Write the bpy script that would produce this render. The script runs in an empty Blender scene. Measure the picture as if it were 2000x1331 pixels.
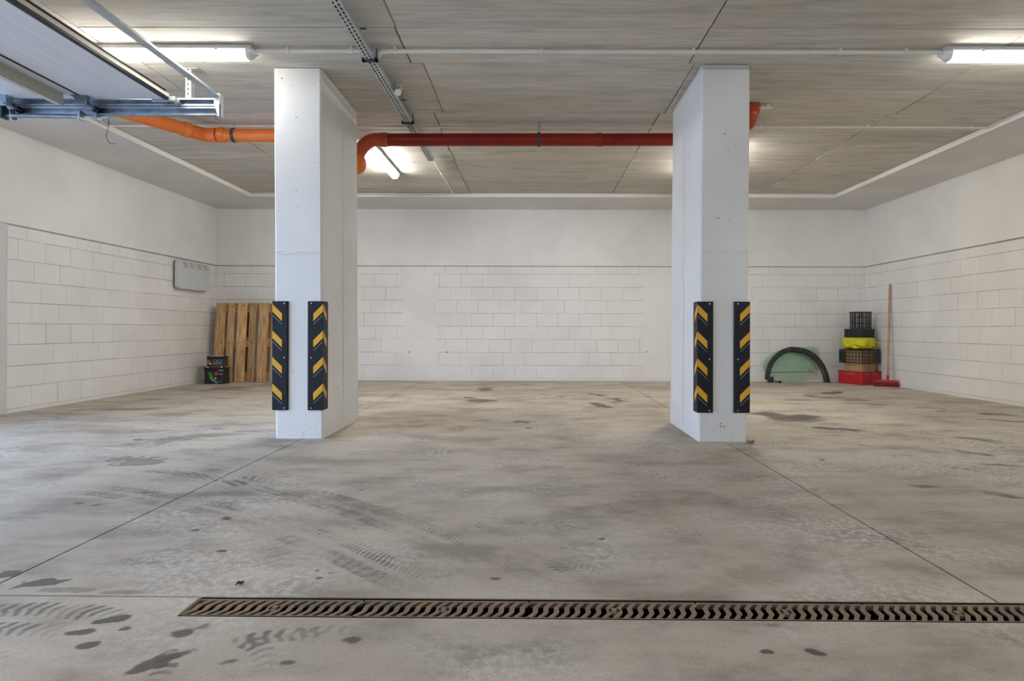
import bpy, math, random
import numpy as np
from mathutils import Vector, Matrix, Euler, noise as mnoise

random.seed(7)
S = bpy.context.scene
COL = S.collection
PI = math.pi

# ------------------------------------------------------------------ camera, world, exposure
CAM_H = 0.81
cam = bpy.data.cameras.new('camera')
cam.sensor_width = 36.0
cam.lens = 36.0 * 1205 / 2000
cam.shift_x = -0.020
cam.shift_y = -0.01125
cam.clip_start = 0.02
co = bpy.data.objects.new('camera', cam)
COL.objects.link(co)
co.matrix_world = Matrix.Translation((0, 0, CAM_H)) @ Matrix.Rotation(PI / 2, 4, 'X') @ Matrix.Rotation(math.radians(0.13), 4, 'Z')
S.camera = co

W = bpy.data.worlds.new('overcast_sky')
S.world = W
W.use_nodes = True
bg = W.node_tree.nodes['Background']
bg.inputs['Color'].default_value = (0.52, 0.69, 1.0, 1)
bg.inputs['Strength'].default_value = 2.35
LAMP_STRENGTH = 6.4
LAMP_COLOR = (1.0, 0.965, 0.89)

S.cycles.use_light_tree = False
S.view_settings.view_transform = 'Standard'
S.view_settings.look = 'None'
S.view_settings.gamma = 1.0
S.view_settings.use_curve_mapping = False
S.view_settings.exposure = 1.90

# ------------------------------------------------------------------ room numbers (metres)
XL, XR, YB, YF = -4.96, 5.20, 9.65, -3.2
ZS = 2.676            # underside of the perimeter soffit
ZC = 2.730            # underside of the slab
ZBAND = 1.795         # lower edge of the plaster band
OPEN_Y0, OPEN_Y1, OPEN_H = 0.0, 4.47, 2.32


# ------------------------------------------------------------------ mesh helpers
class MB:
    def __init__(s):
        s.v = []; s.f = []

    def add(s, verts, faces, M=None):
        o = len(s.v)
        for p in verts:
            p = Vector(p)
            s.v.append(tuple(M @ p if M else p))
        s.f += [tuple(i + o for i in f) for f in faces]
        return s

    def box(s, x0, x1, y0, y1, z0, z1, M=None):
        vs = [(x0, y0, z0), (x1, y0, z0), (x1, y1, z0), (x0, y1, z0), (x0, y0, z1), (x1, y0, z1), (x1, y1, z1), (x0, y1, z1)]
        return s.add(vs, [(0, 3, 2, 1), (4, 5, 6, 7), (0, 1, 5, 4), (1, 2, 6, 5), (2, 3, 7, 6), (3, 0, 4, 7)], M)

    def prism(s, poly, a, b, axis='z', M=None):
        """polygon (counter-clockwise) extruded from a to b along an axis"""
        n = len(poly)
        def P(u, v, w):
            return {'z': (u, v, w), 'y': (u, w, v), 'x': (w, u, v)}[axis]
        vs = [P(u, v, a) for u, v in poly] + [P(u, v, b) for u, v in poly]
        lo = tuple(range(n)); hi = tuple(range(n, 2 * n))
        fs = [lo[::-1], hi] + [(i, (i + 1) % n, n + (i + 1) % n, n + i) for i in range(n)]
        if axis == 'y':
            fs = [f[::-1] for f in fs]
        return s.add(vs, fs, M)

    def tube(s, path, r, seg=14, caps=True, M=None):
        path = [Vector(p) for p in path]
        n = len(path)
        rs = r if isinstance(r, (list, tuple)) else [r] * n
        rings = []
        up = None
        for i, p in enumerate(path):
            t = (path[min(i + 1, n - 1)] - path[max(i - 1, 0)]).normalized()
            if up is None:
                up = Vector((0, 0, 1)) if abs(t.z) < 0.9 else Vector((1, 0, 0))
            a = (up - t * up.dot(t)).normalized()
            up = a
            b = t.cross(a)
            rings.append([p + (a * math.cos(2 * PI * k / seg) + b * math.sin(2 * PI * k / seg)) * rs[i] for k in range(seg)])
        vs = [q for rg in rings for q in rg]
        fs = []
        for i in range(n - 1):
            for k in range(seg):
                k2 = (k + 1) % seg
                fs.append((i * seg + k, i * seg + k2, (i + 1) * seg + k2, (i + 1) * seg + k))
        if caps:
            fs.append(tuple(range(seg))[::-1])
            fs.append(tuple((n - 1) * seg + k for k in range(seg)))
        return s.add(vs, fs, M)

    def cyl(s, p0, p1, r, seg=14, M=None):
        return s.tube([p0, p1], r, seg, True, M)

    def build(s, name, mat, parent=None, local=False, smooth=False, bevel=0.0, segs=2):
        me = bpy.data.meshes.new(name)
        vs = s.v
        if parent is not None and not local:
            off = world_loc(parent)
            vs = [(x - off.x, y - off.y, z - off.z) for x, y, z in vs]
        me.from_pydata(vs, [], s.f)
        me.materials.append(mat)
        me.update()
        o = bpy.data.objects.new(name, me)
        COL.objects.link(o)
        if parent is not None:
            o.parent = parent
        if smooth:
            me.shade_smooth()
            me.set_sharp_from_angle(angle=math.radians(smooth if smooth is not True else 40))
        if bevel:
            m = o.modifiers.new('edge', 'BEVEL')
            m.width = bevel; m.segments = segs; m.limit_method = 'ANGLE'; m.angle_limit = math.radians(40)
        return o


def world_loc(o):
    v = Vector((0, 0, 0))
    while o is not None:
        v += o.location
        o = o.parent
    return v


def tag(o, label=None, cat=None, group=None, kind=None):
    if label: o['label'] = label
    if cat: o['category'] = cat
    if group: o['group'] = group
    if kind: o['kind'] = kind
    return o


def thing(name, label, cat, loc=(0, 0, 0), rot=(0, 0, 0), group=None):
    o = bpy.data.objects.new(name, None)
    o.empty_display_size = 0.1
    COL.objects.link(o)
    o.location = loc
    o.rotation_euler = rot
    return tag(o, label, cat, group)


def part_copy(src, parent, loc=None, rot=None, scale=None, name=None):
    c = src.copy()
    COL.objects.link(c)
    c.parent = parent
    if loc is not None: c.location = loc
    if rot is not None: c.rotation_euler = rot
    if scale is not None: c.scale = scale
    return c


def copy_tree(o, parent=None):
    c = o.copy()
    COL.objects.link(c)
    c.parent = parent
    for ch in list(o.children):
        copy_tree(ch, c)
    return c


def bend(pts, r, n=6):
    """round the inner corners of a polyline"""
    pts = [Vector(p) for p in pts]
    out = [pts[0]]
    for i in range(1, len(pts) - 1):
        a = (pts[i - 1] - pts[i]); b = (pts[i + 1] - pts[i])
        ra = min(r, a.length * 0.49, b.length * 0.49)
        p0 = pts[i] + a.normalized() * ra
        p1 = pts[i] + b.normalized() * ra
        for k in range(n + 1):
            t = k / n
            out.append(p0 * (1 - t) ** 2 + pts[i] * 2 * t * (1 - t) + p1 * t ** 2)
    out.append(pts[-1])
    return out


# ------------------------------------------------------------------ materials
class NT:
    def __init__(s, tree):
        s.t = tree

    def n(s, typ, **kw):
        nd = s.t.nodes.new(typ)
        ins = kw.pop('ins', {})
        for k, v in kw.items():
            setattr(nd, k, v)
        for k, v in ins.items():
            s.set(nd, k, v)
        return nd

    def set(s, nd, k, v):
        sock = nd.inputs[k]
        if hasattr(v, 'is_output') or isinstance(v, bpy.types.NodeSocket):
            s.t.links.new(v, sock)
        else:
            if isinstance(v, (tuple, list)) and len(v) == 3 and sock.type == 'RGBA':
                v = (*v, 1)
            sock.default_value = v

    def math(s, op, a, b=None, c=None, clamp=False):
        nd = s.n('ShaderNodeMath', operation=op, use_clamp=clamp)
        s.set(nd, 0, a)
        if b is not None: s.set(nd, 1, b)
        if c is not None: s.set(nd, 2, c)
        return nd.outputs[0]

    def vmath(s, op, a, b=None):
        nd = s.n('ShaderNodeVectorMath', operation=op)
        s.set(nd, 0, a)
        if b is not None: s.set(nd, 1, b)
        return nd.outputs['Value'] if op in ('LENGTH', 'DOT_PRODUCT', 'DISTANCE') else nd.outputs[0]

    def mix(s, fac, a, b, blend='MIX'):
        nd = s.n('ShaderNodeMix', data_type='RGBA', blend_type=blend)
        s.set(nd, 0, fac); s.set(nd, 6, a); s.set(nd, 7, b)
        return nd.outputs[2]

    def noise(s, vec, scale, detail=4, rough=0.55, dist=0.0, out='Fac'):
        nd = s.n('ShaderNodeTexNoise')
        s.set(nd, 'Vector', vec)
        nd.inputs['Scale'].default_value = scale
        nd.inputs['Detail'].default_value = detail
        nd.inputs['Roughness'].default_value = rough
        nd.inputs['Distortion'].default_value = dist
        return nd.outputs[0 if out == 'Fac' else 1]

    def ramp(s, v, lo, hi, a=0.0, b=1.0, smooth=True):
        nd = s.n('ShaderNodeMapRange', interpolation_type='SMOOTHSTEP' if smooth else 'LINEAR')
        s.set(nd, 0, v)
        nd.inputs[1].default_value = lo; nd.inputs[2].default_value = hi
        nd.inputs[3].default_value = a; nd.inputs[4].default_value = b
        return nd.outputs[0]

    def scale(s, vec, sc):
        return s.vmath('MULTIPLY', vec, sc)


def new_mat(name):
    m = bpy.data.materials.new(name)
    m.use_nodes = True
    t = NT(m.node_tree)
    b = m.node_tree.nodes['Principled BSDF']
    return m, t, b


def mottled(name, c1, c2, rough=0.6, metal=0.0, scale=8.0, stretch=(1, 1, 1), bump=0.0, bump_scale=60.0, world=False, var=0.0, spec=0.5, detail=5):
    m, t, b = new_mat(name)
    pos = t.n('ShaderNodeNewGeometry').outputs['Position'] if world else t.n('ShaderNodeTexCoord').outputs['Object']
    vec = t.scale(pos, stretch)
    f = t.ramp(t.noise(vec, scale, detail), 0.32, 0.68)
    c = t.mix(f, c1, c2)
    if var:
        rnd = t.n('ShaderNodeObjectInfo').outputs['Random']
        k = t.math('MULTIPLY_ADD', rnd, 2 * var, 1 - var)
        c = t.mix(1.0, c, t.n('ShaderNodeCombineColor', ins={0: k, 1: k, 2: k}).outputs[0], 'MULTIPLY')
    t.set(b, 'Base Color', c)
    b.inputs['Roughness'].default_value = rough
    b.inputs['Metallic'].default_value = metal
    b.inputs['Specular IOR Level'].default_value = spec
    if bump:
        bn = t.n('ShaderNodeBump', ins={'Strength': bump, 'Distance': 0.004, 'Height': t.noise(vec, bump_scale, 4)})
        t.set(b, 'Normal', bn.outputs[0])
    return m


def paint_mat(name, c, pits=0.0, dirt=0.0, bump=0.25, var=0.0):
    """painted masonry / concrete: soft roller texture, small pits, faint dirt"""
    m, t, b = new_mat(name)
    pos = t.n('ShaderNodeNewGeometry').outputs['Position']
    big = t.noise(pos, 1.3, 2)
    k = t.ramp(big, 0.3, 0.7, 0.94, 1.03)
    col = t.mix(1.0, (*c, 1), t.n('ShaderNodeCombineColor', ins={0: k, 1: k, 2: k}).outputs[0], 'MULTIPLY')
    if var:
        rnd = t.n('ShaderNodeObjectInfo').outputs['Random']
        k2 = t.math('MULTIPLY_ADD', rnd, 2 * var, 1 - var)
        col = t.mix(1.0, col, t.n('ShaderNodeCombineColor', ins={0: k2, 1: k2, 2: k2}).outputs[0], 'MULTIPLY')
    h = t.noise(pos, 45, 2) if bump > .2 else None
    if pits:
        vo = t.n('ShaderNodeTexVoronoi', ins={'Vector': t.vmath('ADD', pos, t.scale(t.noise(pos, 9, 3, out='Color'), (0.08, 0.08, 0.08))), 'Scale': 26.0})
        rndc = t.n('ShaderNodeSeparateColor', ins={0: vo.outputs['Color']}).outputs[0]
        sz = t.math('MULTIPLY', t.ramp(rndc, 0.72, 1.0), 0.17)
        where = t.ramp(t.noise(pos, 2.2, 3), 0.42, 0.55)
        pit = t.math('MULTIPLY', t.math('LESS_THAN', vo.outputs['Distance'], sz), where)
        col = t.mix(t.math('MULTIPLY', pit, pits), col, (0.16, 0.15, 0.13, 1))
        h = t.math('SUBTRACT', h, t.math('MULTIPLY', pit, 1.5))
    if dirt:
        z = t.n('ShaderNodeSeparateXYZ', ins={0: pos}).outputs[2]
        low = t.math('MULTIPLY', t.ramp(z, 0.0, 0.30, 1.0, 0.0), t.ramp(t.noise(pos, 55, 4), 0.54, 0.66))
        col = t.mix(t.math('MULTIPLY', low, dirt), col, (0.22, 0.20, 0.17, 1))
    t.set(b, 'Base Color', col)
    b.inputs['Roughness'].default_value = 0.62
    b.inputs['Specular IOR Level'].default_value = 0.35
    if h is not None:
        t.set(b, 'Normal', t.n('ShaderNodeBump', ins={'Strength': bump, 'Distance': 0.003, 'Height': h}).outputs[0])
    return m


def ceiling_mat():
    m, t, b = new_mat('board_marked_concrete')
    pos = t.n('ShaderNodeNewGeometry').outputs['Position']
    rnd = t.n('ShaderNodeObjectInfo').outputs['Random']
    off = t.n('ShaderNodeCombineXYZ', ins={0: t.math('MULTIPLY', rnd, 37.0), 1: t.math('MULTIPLY', rnd, 11.0), 2: 0.0}).outputs[0]
    p = t.vmath('ADD', pos, off)
    grain = t.noise(t.scale(p, (1.3, 20, 1)), 1.6, 4, 0.64)
    blot = t.noise(t.scale(p, (1.0, 2.2, 1)), 1.5, 3, 0.62)
    blot2 = t.noise(t.scale(p, (0.8, 3.0, 1)), 2.6, 2)
    c = t.mix(t.ramp(grain, 0.28, 0.72), (0.50, 0.472, 0.415, 1), (0.66, 0.63, 0.565, 1))
    c = t.mix(t.ramp(blot, 0.46, 0.70, 0.0, 0.55), c, (0.61, 0.52, 0.41, 1))
    c = t.mix(t.ramp(blot2, 0.50, 0.72, 0.0, 0.65), c, (0.41, 0.40, 0.37, 1))
    k = t.math('MULTIPLY_ADD', rnd, 0.20, 0.90)
    c = t.mix(1.0, c, t.n('ShaderNodeCombineColor', ins={0: k, 1: k, 2: k}).outputs[0], 'MULTIPLY')
    # small dark air holes
    vo = t.n('ShaderNodeTexVoronoi', ins={'Vector': t.scale(p, (1, 2.2, 1)), 'Scale': 7.0})
    rc = t.n('ShaderNodeSeparateColor', ins={0: vo.outputs['Color']}).outputs[0]
    hole = t.math('LESS_THAN', vo.outputs['Distance'], t.math('MULTIPLY', t.ramp(rc, 0.7, 1.0), 0.09))
    c = t.mix(t.math('MULTIPLY', hole, 0.6), c, (0.12, 0.11, 0.10, 1))
    t.set(b, 'Base Color', c)
    b.inputs['Roughness'].default_value = 0.8
    b.inputs['Specular IOR Level'].default_value = 0.25
    return m


# stains on the concrete: x, y, half length, half width, angle, edge softness, strength
OIL = [
    (-1.55, 1.97, .085, .055, 0.3, .25, .75), (-1.73, 2.02, .060, .035, 0.0, .3, .7), (-1.95, 2.0, .05, .03, 0, .3, .6),
    (-1.17, 1.71, .050, .028, 0.2, .3, .85), (-1.20, 1.635, .042, .022, 0.3, .3, .85), (-1.15, 1.565, .035, .026, 0.0, .3, .9),
    (-1.10, 1.655, .020, .014, 0, .3, .7),
    (-0.905, 1.485, .075, .042, 0.6, .5, .9), (-0.93, 1.645, .055, .028, 0.9, .45, .75), (-0.475, 1.61, .036, .028, 0, .6, .75),
    (-0.595, 1.49, .03, .018, 0, .5, .7), (-0.73, 1.50, .025, .015, 0.4, .5, .6),
    (-1.13, 2.235, .020, .017, 0, .4, .85), (-1.36, 2.47, .02, .018, 0, .4, .7), (-0.72, 2.065, .012, .010, 0, .4, .8),
    (-0.665, 2.04, .014, .011, 0, .4, .5), (-0.69, 2.0, .014, .012, 0, .4, .85),
    (-0.12, 2.005, .030, .016, 0, .8, .9), (0.265, 2.38, .018, .015, 0, .4, .75),
    (0.60, 1.555, .024, .016, 0.2, .35, .9), (0.715, 1.545, .034, .017, -0.7, .35, .9), (0.66, 1.69, .045, .035, 0, .8, .45),
    (-0.85, 3.1, .03, .03, 0, .5, .4), (-1.9, 3.05, .03, .02, 0, .5, .6), (-2.0, 2.82, .03, .02, 0, .5, .6), (-2.1, 2.85, .04, .02, 0, .5, .6),
    (-2.85, 4.48, .07, .06, 0, .5, .6), (-2.25, 2.05, .12, .05, .2, .4, .5),
    # bays at the back
    (-0.70, 7.2, .10, .30, 0.2, .7, .85), (-0.63, 8.3, .12, .25, 0, .8, .7), (-0.62, 6.95, .25, .10, 0, .8, .65), (-0.11, 5.37, .13, .10, 0, .7, .9), (-0.02, 5.05, .05, .04, 0, .6, .9),
    (0.72, 6.6, .09, .22, 0, .8, .95), (0.98, 7.0, .13, .26, .25, .8, .9), (0.85, 7.6, .1, .25, .3, .8, .6), (0.35, 7.4, .05, .06, 0, .6, .7), (0.14, 7.7, .04, .06, 0, .6, .6),
    (2.28, 5.78, .32, .42, 0.6, .8, .75), (2.35, 5.5, .30, .25, 0.5, .8, .6), (2.38, 5.03, .24, .085, -.10, .75, .95), (3.85, 7.9, .24, .22, -.4, .8, .9), (3.05, 7.1, .28, .10, 0, .9, .6),
    (2.30, 4.3, .09, .05, .3, .9, .5), (3.6, 7.3, .9, .22, -.9, .9, .45), (4.3, 6.0, .9, .22, -.75, .9, .6), (4.35, 5.4, .5, .1, -.5, .9, .55), (3.2, 4.6, .4, .14, -.7, .9, .45), (2.9, 4.05, .25, .10, -.7, .9, .5),
    (2.0, 3.2, .16, .06, -.5, .9, .5), (2.35, 3.0, .18, .07, -.45, .9, .55), (2.7, 3.75, .2, .06, -.4, .9, .55),
    (1.42, 4.35, .05, .04, 0, .8, .4), (-1.3, 3.0, .5, .1, .1, .9, .35),
]
WET = [
    (-2.43, 3.78, .16, .115, -0.2, .12, .9), (-2.29, 3.70, .13, .055, -.15, .12, .9), (-2.62, 4.45, .16, .16, 0.5, .3, .6), (-2.47, 4.72, .26, .10, 0.1, .3, .6), (-2.25, 4.85, .16, .06, 0, .3, .6),
    (-4.0, 8.3, .38, .42, 0.2, .4, .9), (-3.65, 8.9, .35, .25, 0, .5, .6), (-4.15, 6.15, .42, .16, 0.15, .4, .8), (-4.55, 5.0, .33, .10, 0.1, .35, .75), (-4.35, 4.78, .33, .09, 0.2, .35, .75), (-3.6, 5.1, .12, .05, 0, .4, .6),
    (-2.55, 4.98, .10, .05, 0, .3, .7), (-2.0, 2.0, .10, .06, 0, .3, .5), (-1.75, 1.92, .10, .03, 0, .3, .7), (-1.45, 1.90, .10, .025, 0, .3, .7), (-1.25, 1.895, .07, .018, 0, .3, .7),
    (-1.75, 5.6, .5, .12, 0, .8, .3), (-0.9, 5.5, .9, .35, .15, .9, .55), (0.3, 5.9, 1.5, .35, .05, .95, .35), (-1.0, 4.65, .7, .12, .35, .9, .4),
    (-0.3, 3.05, 1.1, .35, 0, .95, .5), (0.9, 2.9, .9, .5, 0, .95, .55), (0.7, 2.2, .7, .25, -.2, .95, .6), (0.0, 2.45, .6, .2, -.3, .95, .45), (-0.8, 2.55, .7, .3, -.1, .95, .35), (1.3, 3.6, .8, .5, 0, .95, .35), (-2.6, 3.4, .9, .35, .1, .95, .35),
]
# tyre prints: arc centre x, y, radius, half width, angle from, angle to (degrees), strength
TYRE = [
    (-1.40, 1.22, .56, .055, 55, 150, 1.0), (-1.40, 1.22, .44, .045, 60, 160, .95), (-0.82, 1.42, .19, .035, 0, 75, .9), (-0.62, 1.42, .21, .045, 60, 140, .8), (-1.0, 1.45, .13, .03, -30, 60, .9),
    (-1.55, 1.15, .42, .05, 40, 140, .9), (-.52, 1.50, .16, .03, 60, 150, .8),
]


_rng = np.random.default_rng(12)
_tab = _rng.random((256, 256))


def vnoise(x, y, octaves=4, seed=0):
    """smooth lattice noise in -.5 .. .5"""
    out = np.zeros_like(x); amp = 1.0; tot = 0.0
    for o in range(octaves):
        xs = x * 2 ** o + seed * 17.3 + o * 5.1; ys = y * 2 ** o + seed * 9.7 + o * 3.3
        xi = np.floor(xs).astype(int); yi = np.floor(ys).astype(int)
        fx = xs - xi; fy = ys - yi
        fx = fx * fx * (3 - 2 * fx); fy = fy * fy * (3 - 2 * fy)
        g = lambda a, b: _tab[a % 256, b % 256]
        v = (g(xi, yi) * (1 - fx) + g(xi + 1, yi) * fx) * (1 - fy) + (g(xi, yi + 1) * (1 - fx) + g(xi + 1, yi + 1) * fx) * fy
        out += amp * (v - .5); tot += amp; amp *= .55
    return out / tot * 1.5


def sstep(v, a, b):
    q = np.clip((v - a) / (b - a), 0, 1)
    return q * q * (3 - 2 * q)


# long tyre trails: path, half width, strength
TRAIL = [
    ([(-2.75, 3.62), (-2.26, 3.59), (-1.85, 3.45), (-1.45, 3.23), (-1.06, 2.98), (-.66, 2.66), (-.38, 2.38), (-.16, 2.10), (.03, 1.90)], .105, .85),
    ([(-2.5, 3.12), (-2.15, 3.07), (-1.75, 2.92), (-1.34, 2.72), (-1.05, 2.53), (-.78, 2.33), (-.55, 2.13), (-.38, 1.98), (-.25, 1.87)], .095, .62),
    ([(-2.2, 3.42), (-1.6, 3.12), (-1.1, 2.82), (-.8, 2.6), (-.5, 2.3)], .06, .38),
    ([(-.35, 2.62), (-.1, 2.36), (.12, 2.12), (.3, 1.93)], .07, .45),
    ([(-.95, 4.45), (-1.25, 4.28), (-.4, 5.2), (.2, 5.6)][1:], .09, .35),
    ([(2.2, 4.3), (2.6, 3.55), (2.95, 3.1), (3.4, 2.7)], .09, .55), ([(2.9, 4.1), (3.3, 3.5), (3.7, 3.0)], .09, .5),
    ([(.25, 2.55), (.75, 2.35), (1.3, 2.05)], .08, .30),
]


def floor_marks(x, y):
    wa = (vnoise(x * 11, y * 11, 4, 1) * 1.3 + vnoise(x * 3, y * 3.5, 4, 2) * .5, vnoise(x * 11, y * 11, 4, 3) * 1.3 + vnoise(x * 3, y * 3.5, 4, 4) * .5)
    wb = (vnoise(x * 3, y * 3.9, 5, 5) * 2.2, vnoise(x * 3, y * 3.9, 5, 6) * 2.2)

    def collect(lst):
        acc = np.zeros_like(x)
        for (cx, cy, a, w, ang, soft, st) in lst:
            R = max(a, w) * 3.2
            k = np.nonzero((np.abs(x - cx) < R) & (np.abs(y - cy) < R))[0]
            if not len(k): continue
            dx, dy = x[k] - cx, y[k] - cy
            c, s_ = math.cos(ang), math.sin(ang)
            wx, wy = wa if max(a, w) < .2 else wb
            u = (dx * c + dy * s_) / a + wx[k]; v = (-dx * s_ + dy * c) / w + wy[k]
            l = np.sqrt(u * u + v * v)
            acc[k] = np.maximum(acc[k], sstep(-l, -1.15 if soft > .6 else -1.0, -(1.0 - soft)) * st * (1.4 if soft > .6 and max(a, w) > .15 else 1.1))
        return acc
    oil, wet = collect(OIL), collect([q if q[5] < .6 else (*q[:6], q[6] * .68) for q in WET])
    tyre = np.zeros_like(x)
    px, py = x + wb[0] * .012, y + wb[1] * .012
    brk = sstep(vnoise(x * 5, y * 5, 4, 7), -.18, .12)
    for (cx, cy, R, w, a0, a1, st) in TYRE:
        dx, dy = px - cx, py - cy
        rad = np.hypot(dx, dy); ang = np.arctan2(dy, dx)
        au = np.abs(rad - R)
        e0, e1 = math.radians(a0), math.radians(a1); fade = (e1 - e0) * .25
        bars = sstep(np.sin(ang * R * 2 * PI / .034 + au * 70), -.1, .5)
        k_ = sstep(-au, -w, -w * .7) * (.25 + .75 * bars) * sstep(ang, e0, e0 + fade) * sstep(-ang, -e1, -e1 + fade) * st
        tyre = np.maximum(tyre, k_)
    for pts, w, st in TRAIL:
        P = smooth_path(pts, 5)
        k = np.nonzero((x > min(p[0] for p in P) - w) & (x < max(p[0] for p in P) + w) & (y > min(p[1] for p in P) - w) & (y < max(p[1] for p in P) + w))[0]
        if not len(k): continue
        xx, yy = px[k], py[k]
        best = np.full(len(k), 9.0); run = np.zeros(len(k)); sd = np.zeros(len(k))
        acc = 0.0
        for (a, b) in zip(P[:-1], P[1:]):
            dx, dy = b[0] - a[0], b[1] - a[1]
            L = math.hypot(dx, dy)
            t_ = np.clip(((xx - a[0]) * dx + (yy - a[1]) * dy) / L ** 2, 0, 1)
            ex, ey = xx - a[0] - t_ * dx, yy - a[1] - t_ * dy
            d = np.hypot(ex, ey)
            m_ = d < best
            best[m_] = d[m_]; run[m_] = acc + t_[m_] * L; sd[m_] = np.sign(ex * dy - ey * dx)[m_]
            acc += L
        u = best / w
        sh = np.sin((run + np.abs(best) * .9 * np.where(sd > 0, 1, .6)) * 2 * PI / .024)
        bars = sstep(sh, -.2, .4) * sstep(u, .10, .25) * (1 - .5 * sstep(u, .55, .62) * sstep(-u, -.72, -.66))
        ends = sstep(run, 0, acc * .2) * sstep(-run, -acc, -acc * .85)
        v = sstep(-u, -1.0, -.88) * (.22 + .78 * bars) * ends * st * (.45 + .55 * sstep(vnoise(xx * 3.2, yy * 3.2, 3, 9), -.2, .15))
        tyre[k] = np.maximum(tyre[k], v * 1.5)
    return np.minimum(oil, 1.15), wet, tyre * (.35 + .65 * brk)


def smooth_path(pts, n):
    out = []
    for i in range(len(pts) - 1):
        p0, p1, p2, p3 = pts[max(i - 1, 0)], pts[i], pts[i + 1], pts[min(i + 2, len(pts) - 1)]
        for k in range(n):
            q = k / n
            out.append(tuple(.5 * (2 * p1[c] + (p2[c] - p0[c]) * q + (2 * p0[c] - 5 * p1[c] + 4 * p2[c] - p3[c]) * q * q + (3 * p1[c] - p0[c] - 3 * p2[c] + p3[c]) * q ** 3) for c in (0, 1)))
    out.append(pts[-1])
    return out


def floor_mat():
    m, t, b = new_mat('worn_concrete_floor')
    pos = t.n('ShaderNodeNewGeometry').outputs['Position']
    big = t.noise(pos, 0.55, 2, 0.6)
    mid = t.noise(t.scale(pos, (1.0, 1.5, 1)), 2.0, 4, 0.68)
    fine = t.noise(pos, 34, 3, 0.7)
    grit = t.noise(pos, 150, 1, 0.6)
    sweep = t.noise(t.scale(pos, (1.0, 6.0, 1)), 1.1, 3, 0.6)
    c = t.mix(t.ramp(big, 0.34, 0.66), (0.46, 0.40, 0.325, 1), (0.60, 0.535, 0.44, 1))
    c = t.mix(t.ramp(mid, 0.40, 0.70, 0.0, 0.85), c, (0.29, 0.245, 0.195, 1))
    c = t.mix(t.ramp(sweep, 0.50, 0.72, 0.0, 0.40), c, (0.66, 0.60, 0.505, 1))
    worn = t.math('MULTIPLY', t.ramp(t.noise(pos, 1.25, 2, 0.6), 0.44, 0.62), t.ramp(fine, 0.44, 0.60))
    c = t.mix(t.math('MULTIPLY', worn, 0.70), c, (0.68, 0.645, 0.595, 1))
    c = t.mix(t.ramp(grit, 0.48, 0.75, 0.0, 0.36), c, (0.20, 0.18, 0.155, 1))
    A = lambda n_: t.n('ShaderNodeAttribute', attribute_name=n_).outputs['Fac']
    nz = t.math('MULTIPLY', t.math('SUBTRACT', fine, 0.5), 0.7)
    sharp = lambda v, lo, hi: t.ramp(t.math('ADD', v, t.math('MULTIPLY', nz, t.ramp(v, 0.02, 0.25))), lo, hi)
    oil, wet, tyre = A('oil'), A('wet'), A('tyre')
    c = t.mix(t.math('MULTIPLY', sharp(wet, 0.05, 0.95), 0.66), c, (0.185, 0.150, 0.112, 1))
    c = t.mix(t.math('MULTIPLY', sharp(tyre, 0.04, 0.8), 0.80), c, (0.135, 0.12, 0.105, 1))
    c = t.mix(t.math('MULTIPLY', sharp(oil, 0.06, 0.9), 0.88), c, (0.075, 0.068, 0.057, 1))
    t.set(b, 'Base Color', c)
    t.set(b, 'Roughness', t.math('SUBTRACT', t.ramp(mid, 0.3, 0.7, 0.62, 0.78), t.math('MULTIPLY', t.math('MAXIMUM', wet, oil), 0.14)))
    b.inputs['Specular IOR Level'].default_value = 0.4
    return m


def emit_mat(name, col, strength):
    m = bpy.data.materials.new(name)
    m.use_nodes = True
    n = m.node_tree.nodes
    n.remove(n['Principled BSDF'])
    e = n.new('ShaderNodeEmission')
    e.inputs[0].default_value = (*col, 1)
    e.inputs[1].default_value = strength
    m.node_tree.links.new(e.outputs[0], n['Material Output'].inputs[0])
    m.cycles.emission_sampling = 'FRONT'
    return m


M = {}
M['block'] = paint_mat('painted_block', (0.855, 0.845, 0.82), bump=0.1, var=0.015)
M['mortar'] = paint_mat('painted_mortar', (0.56, 0.545, 0.52))
M['plaster'] = paint_mat('white_plaster', (0.85, 0.84, 0.815), bump=0.10)
M['soffit'] = paint_mat('soffit_render', (0.74, 0.725, 0.705), bump=0.12)
M['soffit_edge'] = paint_mat('soffit_edge', (0.82, 0.81, 0.78), bump=0.10)
M['column'] = paint_mat('painted_column', (0.80, 0.80, 0.785), pits=0.8, dirt=0.22, bump=0.30)
M['seam'] = paint_mat('rough_seam', (0.70, 0.70, 0.69), pits=0.8, bump=0.9)
M['ceiling'] = ceiling_mat()
M['joint'] = mottled('slab_joint', (0.17, 0.155, 0.13), (0.24, 0.22, 0.19), 0.9, world=True)
M['floor'] = floor_mat()
M['base'] = mottled('sub_base', (0.10, 0.09, 0.08), (0.15, 0.135, 0.12), 0.9, world=True)
M['outside'] = mottled('driveway_paving', (0.36, 0.35, 0.34), (0.45, 0.44, 0.42), 0.85, world=True)
M['galv'] = mottled('galvanised_steel', (0.27, 0.32, 0.38), (0.40, 0.46, 0.52), 0.38, 0.85, scale=14)
M['galv_white'] = mottled('zinc_plated_strip', (0.42, 0.45, 0.46), (0.52, 0.55, 0.56), 0.5, 0.5, scale=14)
M['tray'] = mottled('zinc_tray', (0.46, 0.50, 0.48), (0.60, 0.64, 0.62), 0.5, 0.55, scale=10)
M['clamp'] = mottled('dark_clamp', (0.03, 0.05, 0.075), (0.06, 0.085, 0.12), 0.5, 0.4)
M['orange'] = mottled('orange_pvc', (0.70, 0.155, 0.025), (0.80, 0.20, 0.03), 0.32, scale=3)
M['red_pipe'] = mottled('red_brown_pvc', (0.20, 0.009, 0.006), (0.27, 0.014, 0.008), 0.36, scale=3, spec=.35)
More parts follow.
